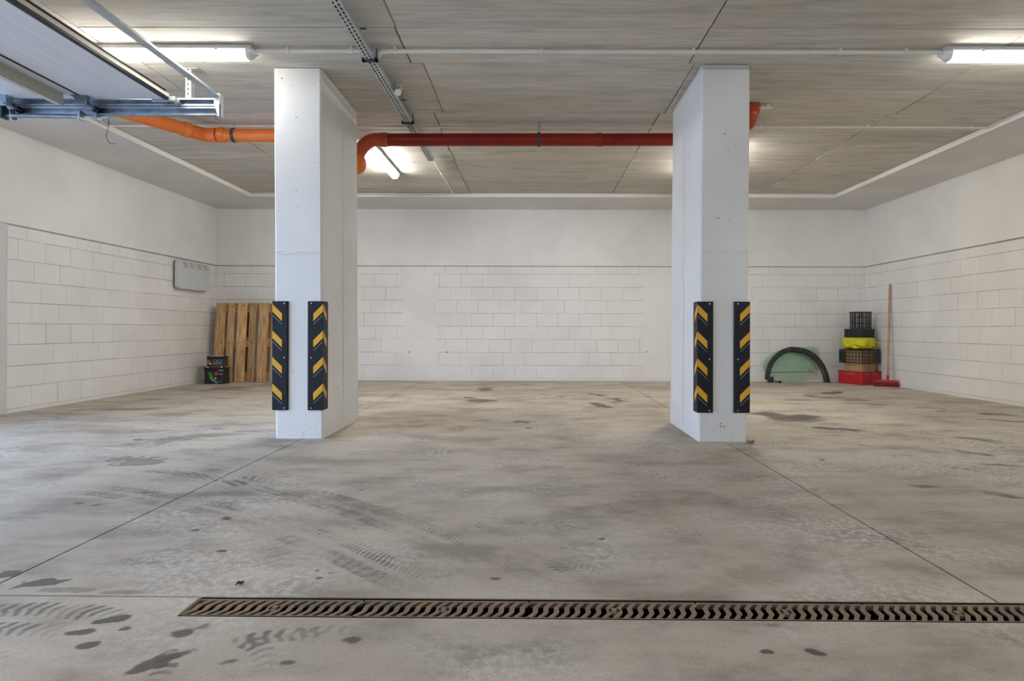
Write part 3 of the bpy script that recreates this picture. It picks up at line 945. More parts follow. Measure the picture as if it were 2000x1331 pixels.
TY0, TY1 = 1.0, 6.74
TX, TW, TZ, TH = -1.115, 0.066, 2.648, 0.034
t = thing('cable_tray', 'long perforated zinc cable tray under the ceiling between the columns', 'cable tray', (TX, TY0, TZ))
m = MB()
perforated(m, TY1 - TY0, TW, 2, .028, .044, .012, .0012, lambda a, b_, c, d: m.box(TX - TW / 2 + c, TX - TW / 2 + d, TY0 + a, TY0 + b_, TZ, TZ + .0012))
m.build('perforated_base', M['tray'], t)
for s in (-1, 1):
    m = MB()
    x0 = TX + s * TW / 2
    perforated(m, TY1 - TY0, TH, 1, .026, .040, .009, .0012, lambda a, b_, c, d: m.box(x0 - .0006, x0 + .0006, TY0 + a, TY0 + b_, TZ + c, TZ + d))
    m.box(x0 - .0006 - (.008 if s > 0 else 0), x0 + .0006 + (.008 if s < 0 else 0), TY0, TY1, TZ + TH - .0012, TZ + TH)
    m.build('perforated_side', M['tray'], t)
for dx, r_ in ((-.022, .006), (-.010, .0055), (.002, .006), (.013, .005), (.023, .0055)):  # dark cables put in to stand for the shade inside the tray
    MB().tube([(TX + dx, TY0 + (TY1 - TY0) * k / 12, TZ + .0075 + .0012 + .001 * math.sin(k * 2.3 + dx * 300)) for k in range(13)], r_, 8).build('cable', M['cord'], t, smooth=True)
MB().box(TX - TW / 2, TX + TW / 2, TY1 - .003, TY1 + .003, TZ - .002, TZ + TH).build('end_plate', M['clamp'], t)
for y in (1.6, 2.9, 4.22, 5.50):
    m = MB()
    m.box(TX - .052, TX + .052, y - .016, y + .016, TZ - .010, TZ - .0005)
    m.box(TX - .052, TX - .036, y - .016, y + .016, TZ - .010, TZ + .014)
    m.box(TX + .036, TX + .052, y - .016, y + .016, TZ - .010, TZ + .014)
    m.tube([(TX - .044, y, TZ), (TX - .044, y, ZC - .004)], .004, 8)
    m.tube([(TX + .044, y, TZ), (TX + .044, y, ZC - .004)], .004, 8)
    m.build('hanger', M['clamp'], t)
for y in (3.85, 5.05):
    MB().box(TX + .035, TX + .075, y - .012, y + .012, TZ + TH, TZ + TH + .003).build('loose_tab', M['clamp'], t)


# ------------------------------------------------------------------ drain pipes
def collar(t, p, d, r, mat, w=.05):
    p, d = Vector(p), Vector(d).normalized()
    MB().tube([p - d * w, p - d * w * .8, p - d * .01, p + d * .002, p + d * w * .2], [r * 1.0, r * 1.10, r * 1.10, r * 1.16, r * 1.02], 24, False).build('socket', mat, t, smooth=50)


def pipe_clamp(t, x, y, z, r):
    m = MB()
    ring = [(x, y + math.cos(a) * (r + .004), z + math.sin(a) * (r + .004)) for a in [2 * PI * k / 24 for k in range(25)]]
    for k in range(24):
        a0, a1 = 2 * PI * k / 24, 2 * PI * (k + 1) / 24
        R0, R1 = r + .001, r + .007
        vs = []
        for xx in (x - .013, x + .013):
            for (R, a) in ((R0, a0), (R1, a0), (R1, a1), (R0, a1)):
                vs.append((xx, y + math.cos(a) * R, z + math.sin(a) * R))
        m.add(vs, [(0, 1, 2, 3), (7, 6, 5, 4), (1, 5, 6, 2), (0, 3, 7, 4)])
    for s in (-1, 1):
        m.box(x - .012, x + .012, y + s * (r + .006) - .012, y + s * (r + .006) + .012, z - .006, z + .006)
    o = m.build('clamp_ring', M['clamp'], t)
    MB().tube([(x, y, z + r + .004), (x, y, ZC - .004)], .005, 8).build('hanger_rod', M['galv'], t)


RP = 0.0585
YP = 5.72
t = thing('orange_drain_pipe', 'bright orange drain pipe with an angled bend below the garage door rail', 'pipe', (-2.5, YP, 2.60))
pA, pB = Vector((-3.04, YP, 2.602)), Vector((-3.42, 5.06, 2.605))
MB().tube([(-1.73, YP, 2.594), (-2.92, YP, 2.602)], RP, 28).build('straight_length', M['orange'], t, smooth=True)
dirv = (pB - pA).normalized()
MB().tube(bend([(-2.93, YP, 2.602), pA, pA + dirv * .16], .08, 8), RP * 1.08, 28).build('bend_piece', M['orange'], t, smooth=True)
MB().tube(bend([pA + dirv * .1, pB, pB + dirv * .06, pB + dirv * .10 + Vector((0, 0, .12))], .06, 6), RP, 28).build('angled_length', M['orange'], t, smooth=True)
collar(t, (-2.90, YP, 2.602), (-1, 0, 0), RP * 1.05, M['orange'])
collar(t, pA + dirv * .16, -dirv, RP * 1.05, M['orange'])
pipe_clamp(t, -2.77, YP, 2.601, RP)

t = thing('red_drain_pipe', 'long dark red drain pipe hanging between the two columns', 'pipe', (0, YP, 2.57))
zr0, zr1 = 2.562, 2.572
MB().tube([(-1.36, YP, zr0), (.62, YP, (zr0 + zr1) / 2)], RP, 28).build('pipe_length', M['red_pipe'], t, smooth=True)
MB().tube([(.62, YP, (zr0 + zr1) / 2), (1.62, YP, zr1)], RP * .985, 28).build('pipe_length', M['red_pipe'], t, smooth=True)
collar(t, (.63, YP, (zr0 + zr1) / 2), (1, 0, 0), RP * .97, M['red_pipe'], .045)
pipe_clamp(t, .055, YP, 2.567, RP)
MB().tube(bend([(-1.34, YP, zr0), (-1.52, YP, zr0), (-1.615, YP, 2.45), (-1.635, YP, 2.375)], .10, 10), RP * 1.06, 28).build('elbow', M['elbow'], t, smooth=True)
collar(t, (-1.37, YP, zr0), (1, 0, 0), RP * 1.03, M['elbow'], .04)
MB().tube(bend([(-1.635, YP, 2.395), (-1.600, YP, 2.315), (-1.72, YP + .06, 2.30), (-1.80, YP + .10, 2.30)], .05, 10), RP * 1.16, 28).build('lower_elbow', M['orange'], t, smooth=True)
MB().tube([(-1.80, YP + .10, 2.30), (-1.84, YP + .12, 2.30)], RP * 1.1, 24).build('end_plug', M['orange'], t, smooth=40)

t = thing('ceiling_pipe_elbow', 'glossy orange-red pipe elbow entering the ceiling beside the crate-side column', 'pipe', (1.86, 5.27, ZC - .01))
MB().tube(bend([(1.63, YP, zr1), (1.74, YP - .02, zr1), (1.86, 5.30, 2.585), (1.87, 5.27, 2.66), (1.87, 5.27, 2.722)], .09, 8), RP * 1.02, 28).build('elbow', M['elbow'], t, smooth=True)
MB().tube([(1.87, 5.27, 2.655), (1.87, 5.27, 2.66), (1.87, 5.27, 2.70), (1.87, 5.27, 2.705), (1.87, 5.27, 2.722), (1.87, 5.27, 2.725)], [RP * 1.02, RP * 1.15, RP * 1.15, RP * 1.25, RP * 1.25, RP], 28).build('socket', M['elbow'], t, smooth=35)


# ------------------------------------------------------------------ raised sectional garage door and its track
DY0, DY1, DZ = 0.02, 4.47, 2.470
door = thing('garage_door', 'raised white sectional garage door hanging level under the ceiling', 'garage door', (-3.7, 2.2, DZ))
xs = [-2.640, -3.235, -3.80, -4.37, -4.93]
for k in range(4):
    MB().box(xs[k + 1] + .004, xs[k] - .004, DY0, DY1, DZ, DZ + .042).build('door_panel', M['panel'], door, bevel=.004)
    if k:
        MB().box(xs[k] - .009, xs[k] + .009, DY0, DY1, DZ - .003, DZ + .03).build('joint_seal', M['rubber'], door)
MB().box(xs[0] - .004, xs[0] + .004, DY0, DY1, DZ + .008, DZ + .040).build('edge_band', M['panel_edge'], door)
MB().prism([(xs[0] - .026, DZ - .003), (xs[0] - .020, DZ - .010), (xs[0] + .014, DZ - .014), (xs[0] + .016, DZ + .006), (xs[0] - .004, DZ + .012)], DY0, DY1 - .02, 'y').build('lip_seal', M['rubber'], door, bevel=.003)
MB().prism([(xs[0] - .002, DZ + .040), (xs[0] + .012, DZ + .042), (xs[0] + .012, DZ + .050), (xs[0] - .002, DZ + .050)], DY0, DY1 - .05, 'y').build('top_seal', M['rubber'], door)
for xo in (-3.330, -4.47):
    m = MB()
    m.prism([(xo, DZ + .001), (xo - .012, DZ + .001), (xo - .012, DZ - .078), (xo, DZ - .078)], DY0 + .06, DY1 - .10, 'y')
    m.box(xo - .040, xo, DY0 + .06, DY1 - .10, DZ - .082, DZ - .077)
    m.build('stiffening_strut', M['strut'], door)
    MB().box(xo - .04, xo + .002, DY1 - .102, DY1 - .098, DZ - .082, DZ).build('strut_end', M['strut'], door)
for xh in (-3.235, -3.800, -4.37):
    m = MB()
    m.box(xh - .055, xh + .055, DY1 - .085, DY1 - .015, DZ - .006, DZ)
    m.prism([(xh - .050, DZ - .004), (xh + .010, DZ - .075), (xh + .050, DZ - .075), (xh + .045, DZ - .004)], DY1 - .075, DY1 - .068, 'y')
    m.prism([(xh - .020, DZ - .004), (xh + .020, DZ - .085), (xh + .060, DZ - .085), (xh + .045, DZ - .004)], DY1 - .030, DY1 - .024, 'y')
    m.tube([(xh + .035, DY1 - .09, DZ - .060), (xh + .035, DY1 + .06, DZ - .060)], .006, 10)
    h = m.build('hinge_bracket', M['galv'], door)
    MB().tube([(xh + .035, DY1 + .045, DZ - .060), (xh + .035, DY1 + .072, DZ - .060)], .024, 18).build('roller', M['rubber'], h, smooth=40)
m = MB()
m.box(-2.76, -2.645, DY1 - .004, DY1 + .008, DZ - .020, DZ + .030)
h = m.build('corner_bracket', M['galv'], door, bevel=.002)
for dx in (-2.735, -2.70, -2.66):
    MB().tube([(dx, DY1 - .0065, DZ + .004), (dx, DY1 - .003, DZ + .004)], .006, 10).build('bolt', M['clamp'], h)
MB().tube([(-2.60, DY1 + .025, DZ - .005), (-2.60, DY1 + .060, DZ - .005)], .021, 18).build('top_roller', M['galv'], door, smooth=40)
m = MB(); m.box(-2.645, -2.590, DY1 - .010, DY1 + .028, DZ - .012, DZ + .018); m.build('roller_holder', M['galv_white'], door, bevel=.003)

track = thing('door_track', 'galvanised horizontal rails and spreader bar carrying the raised garage door', 'door track', (-3.6, 4.56, 2.40))
for yr, s in ((4.52, 1), (-.045, -1)):
    for (z0, z1) in ((2.440, 2.498), (2.372, 2.434)):
        m = MB()
        prof = [(0, z0), (.040, z0), (.040, z1), (0, z1), (0, z1 - .012), (.003, z1 - .012), (.003, z1 - .003), (.037, z1 - .003), (.037, z0 + .003), (.003, z0 + .003), (.003, z0 + .012), (0, z0 + .012)]
        prof = [(yr + s * a, b_) for a, b_ in prof]
        if s > 0: prof = prof
        m.prism(prof if s > 0 else prof[::-1], -4.94, -2.325, 'x')
        m.build('rail', M['galv'], track)
# spreader bar between the rail ends
m = MB()
m.prism([(-2.345, 2.505), (-2.290, 2.505), (-2.290, 2.509), (-2.341, 2.509), (-2.341, 2.560), (-2.345, 2.560)], -.06, 4.545, 'y')
m.build('spreader_bar', M['galv_white'], track)
MB().prism([(-2.335, 2.520), (-2.300, 2.530), (-2.288, 2.45), (-2.288, 2.36), (-2.300, 2.36), (-2.330, 2.44)], 4.508, 4.516, 'y').build('end_plate', M['galv_white'], track)
MB().box(-2.292, -2.288, 4.508, 4.56, 2.36, 2.53).build('end_plate', M['galv_white'], track)
# slotted hanger from the ceiling
for xh, yh in ((-2.52, 4.545), (-4.2, 4.545)):
    m = MB()
    perforated(m, ZC - .004 - 2.49, .040, 1, .022, .036, .010, .003, lambda a, b_, c, d: m.box(xh - .04 + c, xh - .04 + d, yh - .0015, yh + .0015, 2.49 + a, 2.49 + b_))
    perforated(m, ZC - .004 - 2.49, .050, 1, .022, .036, .010, .003, lambda a, b_, c, d: m.box(xh - .0015, xh + .0015, yh + c, yh + d, 2.49 + a, 2.49 + b_))
    m.box(xh - .045, xh + .055, yh - .01, yh + .09, ZC - .010, ZC - .004)
    m.build('slotted_hanger', M['galv_white'], track)
# tension spring below the rail
m = MB()
turns, n = 58, 58 * 10
path = []
for i in range(n + 1):
    a = 2 * PI * turns * i / n
    path.append((-3.78 + .50 * i / n, 4.475 + .015 * math.cos(a), 2.352 - .008 * i / n + .015 * math.sin(a)))
m.tube(path, .0026, 5)
m.build('tension_spring', M['galv'], track, smooth=True)
MB().tube([(-3.84, 4.475, 2.353), (-3.08, 4.475, 2.340)], .007, 10).build('spring_rod', M['galv'], track, smooth=True)
m = MB(); m.box(-3.285, -3.265, 4.445, 4.505, 2.315, 2.38); m.box(-3.165, -3.145, 4.445, 4.505, 2.315, 2.365); m.box(-3.285, -3.06, 4.488, 4.505, 2.345, 2.372)
m.build('spring_bracket', M['galv'], track, bevel=.002)
m = MB(); m.box(-3.845, -3.825, 4.440, 4.505, 2.325, 2.46); m.prism([(-3.825, 2.45), (-3.79, 2.325), (-3.76, 2.325), (-3.79, 2.46)], 4.49, 4.50, 'y')
m.build('spring_bracket', M['clamp'], track, bevel=.002)
t = thing('hanging_cord', 'frayed dark cord end dangling from the garage door spring', 'cord', (-3.08, 4.475, 2.335))
cp = [(-3.085, 4.475, 2.338), (-3.078, 4.475, 2.318), (-3.079, 4.475, 2.275), (-3.090, 4.475, 2.23), (-3.097, 4.475, 2.205), (-3.088, 4.475, 2.180), (-3.074, 4.475, 2.155), (-3.055, 4.475, 2.149), (-3.02, 4.475, 2.146)]
MB().tube(bend(cp, .02, 3), .0022, 6).build('strand', M['cord'], t)
MB().tube([(-3.078, 4.475, 2.318), (-3.070, 4.477, 2.30), (-3.079, 4.475, 2.275)], .0012, 5).build('loose_strand', M['cord'], t)


# ------------------------------------------------------------------ wall heater
HX = XL + .0085
t = thing('wall_heater', 'grey-white panel heater with louvre slots on the block wall', 'heater', (HX, 8.86, 1.36))


def round_rect(u0, u1, v0, v1, r, n=5):
    pts = []
    for (cx, cy, a0) in ((u1 - r, v0 + r, -90), (u1 - r, v1 - r, 0), (u0 + r, v1 - r, 90), (u0 + r, v0 + r, 180)):
        for k in range(n + 1):
            a = math.radians(a0 + 90 * k / n)
            pts.append((cx + r * math.cos(a), cy + r * math.sin(a)))
    return pts


MB().prism(round_rect(8.50, 9.26, 1.375, 1.745, .04), HX + .002, HX + .035, 'x').build('rear_body', M['heater_dark'], t)
MB().prism(round_rect(8.475, 9.285, 1.360, 1.762, .045), HX + .035, HX + .095, 'x').build('front_cover', M['heater'], t, bevel=.006)
for k in range(4):
    for j in range(4):
        y0 = 8.555 + k * .175
        z = 1.725 - j * .020
        MB().prism([(y0 + .012 * j, z), (y0 + .012 * j + .115, z + .005), (y0 + .012 * j + .115, z + .011), (y0 + .012 * j, z + .007)], HX + .0945, HX + .0975, 'x').build('louvre_slot', M['slot'], t)
m = MB(); m.box(HX - .001, HX + .003, 8.6, 8.66, 1.45, 1.7); m.box(HX - .001, HX + .003, 9.1, 9.16, 1.45, 1.7); m.build('wall_bracket', M['galv'], t)


# ------------------------------------------------------------------ pallet leaning on the back wall (local: x width .8, z length 1.2, y thickness, deck at -y)
lean = math.radians(5.5)
pal = thing('wooden_pallet', 'wooden pallet standing on end against the back wall corner', 'pallet', (-4.425, 9.300, 0.004), (-lean, 0, 0))
u = -.40
for k, w in enumerate((.145, .100, .145, .100, .145)):
    off = sum((.145, .100, .145, .100, .145)[:k]) + k * (.80 - .635) / 4
    m = MB(); m.box(-.40 + off, -.40 + off + w, 0, .022, 0, 1.2)
    b = m.build('deck_board', M['wood'], pal, local=True, bevel=.003, segs=1)
    for z in (.05, .60, 1.15):
        for s in (.3, .7):
            m = MB(); m.tube([(-.40 + off + w * s, -.0012, z + random.uniform(-.02, .02)), (-.40 + off + w * s, .002, z)], .006, 6); m.build('nail_head', M['nail'], b, local=True)
for z0, z1 in ((0, .145), (.5275, .6725), (1.055, 1.2)):
    m = MB(); m.box(-.40, .40, .022, .044, z0, z1); m.build('cross_board', M['wood_dark'], pal, local=True, bevel=.002, segs=1)
for x0, x1 in ((-.40, -.30), (-.0725, .0725), (.30, .40)):
    for z0, z1 in ((0, .145), (.5275, .6725), (1.055, 1.2)):
        m = MB(); m.box(x0, x1, .044, .122, z0, z1); m.build('spacer_block', M['wood_dark'], pal, local=True, bevel=.002, segs=1)
    m = MB(); m.box(x0, x1, .122, .144, 0, 1.2); m.build('bottom_board', M['wood_dark'], pal, local=True, bevel=.002, segs=1)


# ------------------------------------------------------------------ two car batteries
def battery(name, label, loc, w, d, h, rz):
    t = thing(name, label, 'battery', loc, (0, 0, rz), group='car batteries by the pallet')
    MB().box(-w / 2, w / 2, -d / 2, d / 2, 0, h * .80).build('case', M['black_plastic'], t, local=True, bevel=.008)
    MB().box(-w / 2 - .004, w / 2 + .004, -d / 2 - .004, d / 2 + .004, h * .80, h * .93).build('lid', M['black_plastic'], t, local=True, bevel=.006)
    for s in (-1, 1):
        MB().tube([(s * w * .36, -d * .28, h * .93), (s * w * .36, -d * .28, h)], [.012, .010], 12).build('terminal', M['steel'], t, local=True, smooth=40)
    return t


bat = battery('car_battery', 'larger black battery on the floor with green leaf and red print', (-4.625, 9.045, 0.0), .285, .175, .255, math.radians(-6))
fy = -.0875
leafp = [(-.075, .175), (-.030, .165), (-.005, .115), (.005, .075), (.020, .050), (.060, .015), (.015, .038), (-.030, .062), (-.060, .100)]
MB().prism(leafp[::-1], fy - .0016, fy + .001, 'y').build('green_leaf_print', M['green_label'], bat, local=True)
MB().prism([(-.062, .100), (-.032, .062), (.016, .036), (.075, .004), (.082, .008), (.020, .048), (-.026, .070)], fy - .0022, fy - .0012, 'y').build('white_swoosh', M['white_label'], bat, local=True)
star = [(.045 + (.034 if k % 2 == 0 else .028) * math.cos(2 * PI * k / 20), .150 + (.034 if k % 2 == 0 else .028) * math.sin(2 * PI * k / 20)) for k in range(20)]
MB().prism(star, fy - .0018, fy + .001, 'y').build('red_badge', M['red_label'], bat, local=True)
MB().box(.024, .048, fy - .0018, fy + .001, .066, .096).build('white_mark', M['white_label'], bat, local=True)
for k in range(4):
    MB().box(.030 + k * .028, .050 + k * .028, fy - .0015, fy + .001, .030, .050).build('faint_mark', M['grey_label'], bat, local=True)
MB().box(.085, .145, fy - .0015, fy + .001, .140, .150).build('white_line', M['white_label'], bat, local=True)
MB().box(.085, .155, fy - .008, fy + .001, .195, .203).build('white_rim', M['white_label'], bat, local=True)
m = MB(); m.tube(bend([(-.128, -.075, .237), (-.140, -.105, .262), (-.130, -.112, .225), (-.118, -.094, .185)], .03, 5), .005, 8); m.build('carry_strap', M['cord'], bat, local=True, smooth=True)

bat2 = battery('car_battery', 'smaller black battery with grey label lying on top of the larger one', (-4.615, 9.045, 0.256), .235, .160, .155, math.radians(3))
fy = -.080
MB().box(-.035, .095, fy - .0015, fy + .001, .020, .098).build('grey_label', M['grey_label'], bat2, local=True)
for x0 in (-.025, .045):
    MB().box(x0, x0 + .042, fy - .0025, fy - .001, .070, .088).build('dark_window', M['black_plastic'], bat2, local=True)
MB().prism([(-.112, .030), (-.112, .095), (-.070, .090), (-.060, .050)], fy - .0015, fy + .001, 'y').build('red_corner_print', M['red_label'], bat2, local=True)
MB().box(-.085, -.048, fy - .0024, fy - .001, .028, .045).build('white_mark', M['white_label'], bat2, local=True)
MB().box(-.090, .055, -.06, .06, .1445, .147).build('top_label', M['white_label'], bat2, local=True)


# ------------------------------------------------------------------ wheel arch trim and car window glass by the back wall
U = 0.00785


def pl(u_, v_):     # outline units measured from the floor line, x from the middle of the arch
    return ((u_ - 1557) * U, (746 - v_) * U)


ga = thing('car_window_glass', 'green tinted car side window leaning on the back wall', 'window glass', (4.065, 9.515, 0.003), (math.radians(-9), 0, 0))
gp = [(1563, 677), (1605, 676), (1603.5, 684), (1600, 700), (1594, 726), (1590, 731), (1577, 731.5), (1570, 736), (1564, 743), (1560, 746), (1553, 746), (1549, 740), (1544, 736.5), (1534, 736), (1527, 739), (1512, 737), (1500, 731), (1495, 724), (1494, 715), (1497, 704), (1503, 697), (1512, 691), (1530, 683), (1546, 679)]
gp = [pl(*p) for p in gp][::-1]
MB().prism(gp, 0, .0045, 'y').build('pane', M['glass'], ga, local=True)
a0, a1 = pl(1506, 728.2), pl(1593, 726.6)
MB().prism([a0, a1, (a1[0], a1[1] + .008), (a0[0], a0[1] + .008)], -.0015, 0, 'y').build('seal_line', M['mud'], ga, local=True)
MB().prism([pl(1583, 723.5), pl(1587, 723.5), pl(1587, 721.5), pl(1583, 721.5)], -.0012, 0, 'y').build('etched_mark', M['green_label'], ga, local=True)

ar = thing('wheel_arch_trim', 'curved black plastic wheel arch trim standing over the green glass', 'car part', (4.055, 9.410, 0.004), (math.radians(-7), 0, 0))
outer = [(1494, 741), (1494.5, 733), (1497, 721), (1503, 707), (1512, 695), (1523, 685.5), (1535, 679.5), (1547, 676.5), (1560, 677.5), (1574, 680), (1587, 686), (1598, 694.5), (1607, 706), (1613, 718), (1617, 731), (1619.5, 746)]


def smooth_curve(pts, n):
    out = []
    P = [Vector((*p, 0)) for p in pts]
    for i in range(len(P) - 1):
        p0, p1, p2, p3 = P[max(i - 1, 0)], P[i], P[i + 1], P[min(i + 2, len(P) - 1)]
        for k in range(n):
            s = k / n
            out.append(0.5 * ((2 * p1) + (-p0 + p2) * s + (2 * p0 - 5 * p1 + 4 * p2 - p3) * s * s + (-p0 + 3 * p1 - 3 * p2 + p3) * s ** 3))
    out.append(P[-1])
    return out


crv = smooth_curve([pl(*p) for p in outer], 4)


def sweep(sec, crv):
    """sec: list of (inward, depth) points, closed; swept along a curve in the xz plane"""
    vs, fs = [], []
    n = len(sec)
    for i, p in enumerate(crv):
        t_ = (crv[min(i + 1, len(crv) - 1)] - crv[max(i - 1, 0)]).normalized()
        inw = Vector((t_.y, -t_.x, 0))
        w = 1.0
        for (a, d) in sec:
            q = p + inw * a * w
            vs.append((q.x, d, q.y))
    for i in range(len(crv) - 1):
        for j in range(n):
            k = (j + 1) % n
            fs.append((i * n + j, i * n + k, (i + 1) * n + k, (i + 1) * n + j))
    fs.append(tuple(range(n))[::-1]); fs.append(tuple((len(crv) - 1) * n + j for j in range(n)))
    return vs, fs


m = MB(); m.add(*sweep([(0, 0), (0, .035), (.006, .035), (.008, .008), (.050, .006), (.052, 0)], crv)); m.build('outer_flange', M['black_plastic'], ar, local=True, smooth=50)
m = MB(); m.add(*sweep([(.050, .001), (.050, .007), (.078, .045), (.082, .043), (.055, .001)], crv)); m.build('inner_lip', M['mud'], ar, local=True, smooth=50)
for i in (9, 17, 26, 34, 41, 48, 54):
    p = crv[i]; t_ = (crv[i + 1] - crv[i - 1]).normalized(); inw = Vector((t_.y, -t_.x, 0)); q = p + inw * .03
    MB().tube([(q.x, -.002, q.y), (q.x, .004, q.y)], .006, 8).build('clip_head', M['groove'], ar, local=True)
q = pl(1503, 741)
MB().box(q[0] - .035, q[0] + .05, -.02, .05, 0, .085).build('end_block', M['black_plastic'], ar, local=True, bevel=.012)
t = thing('plastic_clip', 'small broken black plastic clip lying at the foot of the arch trim', 'car part', (3.70, 9.33, 0.0))
m = MB()
m.box(-.06, .05, -.012, .012, .012, .030, Matrix.Rotation(math.radians(14), 4, 'Y'))
m.box(.03, .06, -.02, .02, 0, .035)
m.build('clip_body', M['black_plastic'], t, local=True, bevel=.003)


# ------------------------------------------------------------------ crates in the right corner
def crate(name, label, loc, rz, sx, sy, h, mat, nx, nz, inverted=False, group=None, solid=False, bar=.008, skip_floor=False):
    t = thing(name, label, 'crate', loc, (0, 0, rz), group=group)
    th = .005
    hx, hy = sx / 2, sy / 2

    def side(L, n, name_, place):
        mb = MB()
        if solid:
            mb.box(-L / 2, L / 2, -th, 0, 0, h, place)
            for k in range(n + 1):
                x = -L / 2 + L * k / n
                mb.box(x - bar * .6, x + bar * .6, -th - .004, -th, 0, h * .92, place)
        else:
            for k in range(n + 1):
                x = -L / 2 + L * k / n
                w = bar * (1.6 if k in (0, n) else .6)
                mb.box(max(-L / 2, x - w), min(L / 2, x + w), -th, 0, 0, h, place)
            for k in range(nz + 1):
                z = h * k / nz
                w = bar * (1.5 if k in (0, nz) else .5)
                mb.box(-L / 2, L / 2, -th, 0, max(0, z - w), min(h, z + w), place)
        mb.build(name_, mat, t, local=True)
    T = Matrix.Translation
    R = lambda a: Matrix.Rotation(a, 4, 'Z')
    side(sx, nx, 'side', T((0, -hy + th, 0)))
    side(sx, nx, 'side', T((0, hy - th, 0)) @ R(PI))
    side(sy, max(3, int(nx * sy / sx)), 'end', T((hx - th, 0, 0)) @ R(PI / 2))
    side(sy, max(3, int(nx * sy / sx)), 'end', T((-hx + th, 0, 0)) @ R(-PI / 2))
    zb = h - .006 if inverted else 0
    mb = MB()
    if solid:
        mb.box(-hx + th, hx - th, -hy + th, hy - th, zb, zb + .005)
    else:
        for k in range(9):
            x = -hx + sx * k / 8
            mb.box(max(-hx, x - .006), min(hx, x + .006), -hy, hy, zb, zb + .005)
            y = -hy + sy * k / 8
            mb.box(-hx, hx, max(-hy, y - .006), min(hy, y + .006), zb, zb + .005)
    mb.build('base', mat, t, local=True)
    zr = 0 if inverted else h
    mb = MB()
    for s in (-1, 1):
        mb.box(-hx - .008, hx + .008, s * hy - (.008 if s < 0 else 0), s * hy + (.008 if s > 0 else 0), zr - (.0 if inverted else .014), zr + (.014 if inverted else 0))
        mb.box(s * hx - (.008 if s < 0 else 0), s * hx + (.008 if s > 0 else 0), -hy, hy, zr - (.0 if inverted else .014), zr + (.014 if inverted else 0))
    mb.build('rim', mat, t, local=True)
    return t


RZ = math.radians(25)
CX, CY = 4.915, 9.268
red = crate('plastic_crate', 'low red plastic crate on the floor under the whole stack', (CX, CY, 0.0), RZ, .395, .395, .195, M['red_plastic'], 4, 2, solid=True, group='crates stacked in the corner')
for x in (-.10, .10):
    MB().prism(round_rect(x - .045, x + .045, .145, .165, .009), -.1985, -.1945, 'y').build('grip_slot', M['slot'], red, local=True)
MB().prism(round_rect(-.07, .07, .145, .165, .009), -.1985, -.1945, 'x').build('grip_slot', M['slot'], red, local=True)
box = thing('cardboard_box', 'brown cardboard box standing inside the red crate under a black basket', 'box', (CX + .005, CY + .005, 0.006), (0, 0, RZ + .03))
MB().box(-.150, .150, -.150, .150, 0, .494).build('carton', M['cardboard'], box, local=True, bevel=.006)
MB().box(-.025, .025, -.1525, -.150, .12, .49).build('tape_strip', M['tape'], box, local=True)
m = MB(); m.box(-.152, .152, -.0015, .0015, .4935, .4945); m.build('flap_gap', M['slot'], box, local=True)
bk = crate('plastic_crate', 'wide black mesh crate upside down over the cardboard box, under a yellow bag', (CX + .0, CY - .0, 0.312), RZ, .385, .385, .205, M['black_plastic'], 7, 4, inverted=True, group='crates stacked in the corner')
MB().box(.105, .196, -.2005, -.191, .02, .185).build('corner_panel', M['black_plastic'], bk, local=True, bevel=.003)
MB().box(-.2005, -.191, .105, .196, .02, .185).build('corner_panel', M['black_plastic'], bk, local=True, bevel=.003)

# yellow bag: crumpled pillow
bag = thing('yellow_bag', 'bright yellow crumpled plastic bag squeezed between two black crates', 'bag', (CX - .025, CY - .02, 0.518), (0, 0, RZ))
nu, nv = 72, 36
vs, fs = [], []
for j in range(nv + 1):
    ph = -PI / 2 + PI * j / nv
    for i in range(nu):
        th_ = 2 * PI * i / nu
        sg = lambda q, e: math.copysign(abs(q) ** e, q)
        x = .20 * sg(math.cos(ph), .55) * sg(math.cos(th_), .55)
        y = .20 * sg(math.cos(ph), .55) * sg(math.sin(th_), .55)
        z = .094 + .100 * sg(math.sin(ph), .5)
        p = Vector((x, y, z))
        cre = abs(mnoise.noise(Vector((x * 9 + z * 14, y * 9, z * 16)))) * .034 + mnoise.noise(p * 22) * .008
        fold = .014 * math.sin(x * 34 + z * 30 + 3 * mnoise.noise(p * 5))
        nrm = Vector((x, y, (z - .09) * 1.4)).normalized()
        p = p - nrm * (cre + abs(fold) * .9)
        if p.x > 0: p.z *= (1 - .10 * p.x / .22)
        p.z = max(0.0, min(.174, p.z * 1.06))
        vs.append(tuple(p))
for j in range(nv):
    for i in range(nu):
        k = (i + 1) % nu
        fs.append((j * nu + i, j * nu + k, (j + 1) * nu + k, (j + 1) * nu + i))
m = MB(); m.add(vs, fs); m.build('crumpled_sack', M['bag'], bag, local=True, smooth=70)
m = MB(); m.tube(bend([(.12, -.17, .12), (.17, -.20, .09), (.18, -.185, .04)], .03, 4), [.012, .010, .009, .009, .008, .008, .006], 8); m.build('tied_neck', M['bag'], bag, local=True, smooth=True)
tr = crate('plastic_crate', 'shallow solid black crate resting on the yellow bag', (CX - .005, CY - .0, 0.693), RZ, .275, .275, .128, M['black_plastic'], 6, 2, solid=True, group='crates stacked in the corner')
tp = crate('plastic_crate', 'small black lattice crate on top of the stack', (CX + .015, CY + .0, 0.823), RZ, .205, .205, .255, M['black_plastic'], 5, 3, group='crates stacked in the corner', bar=.010)
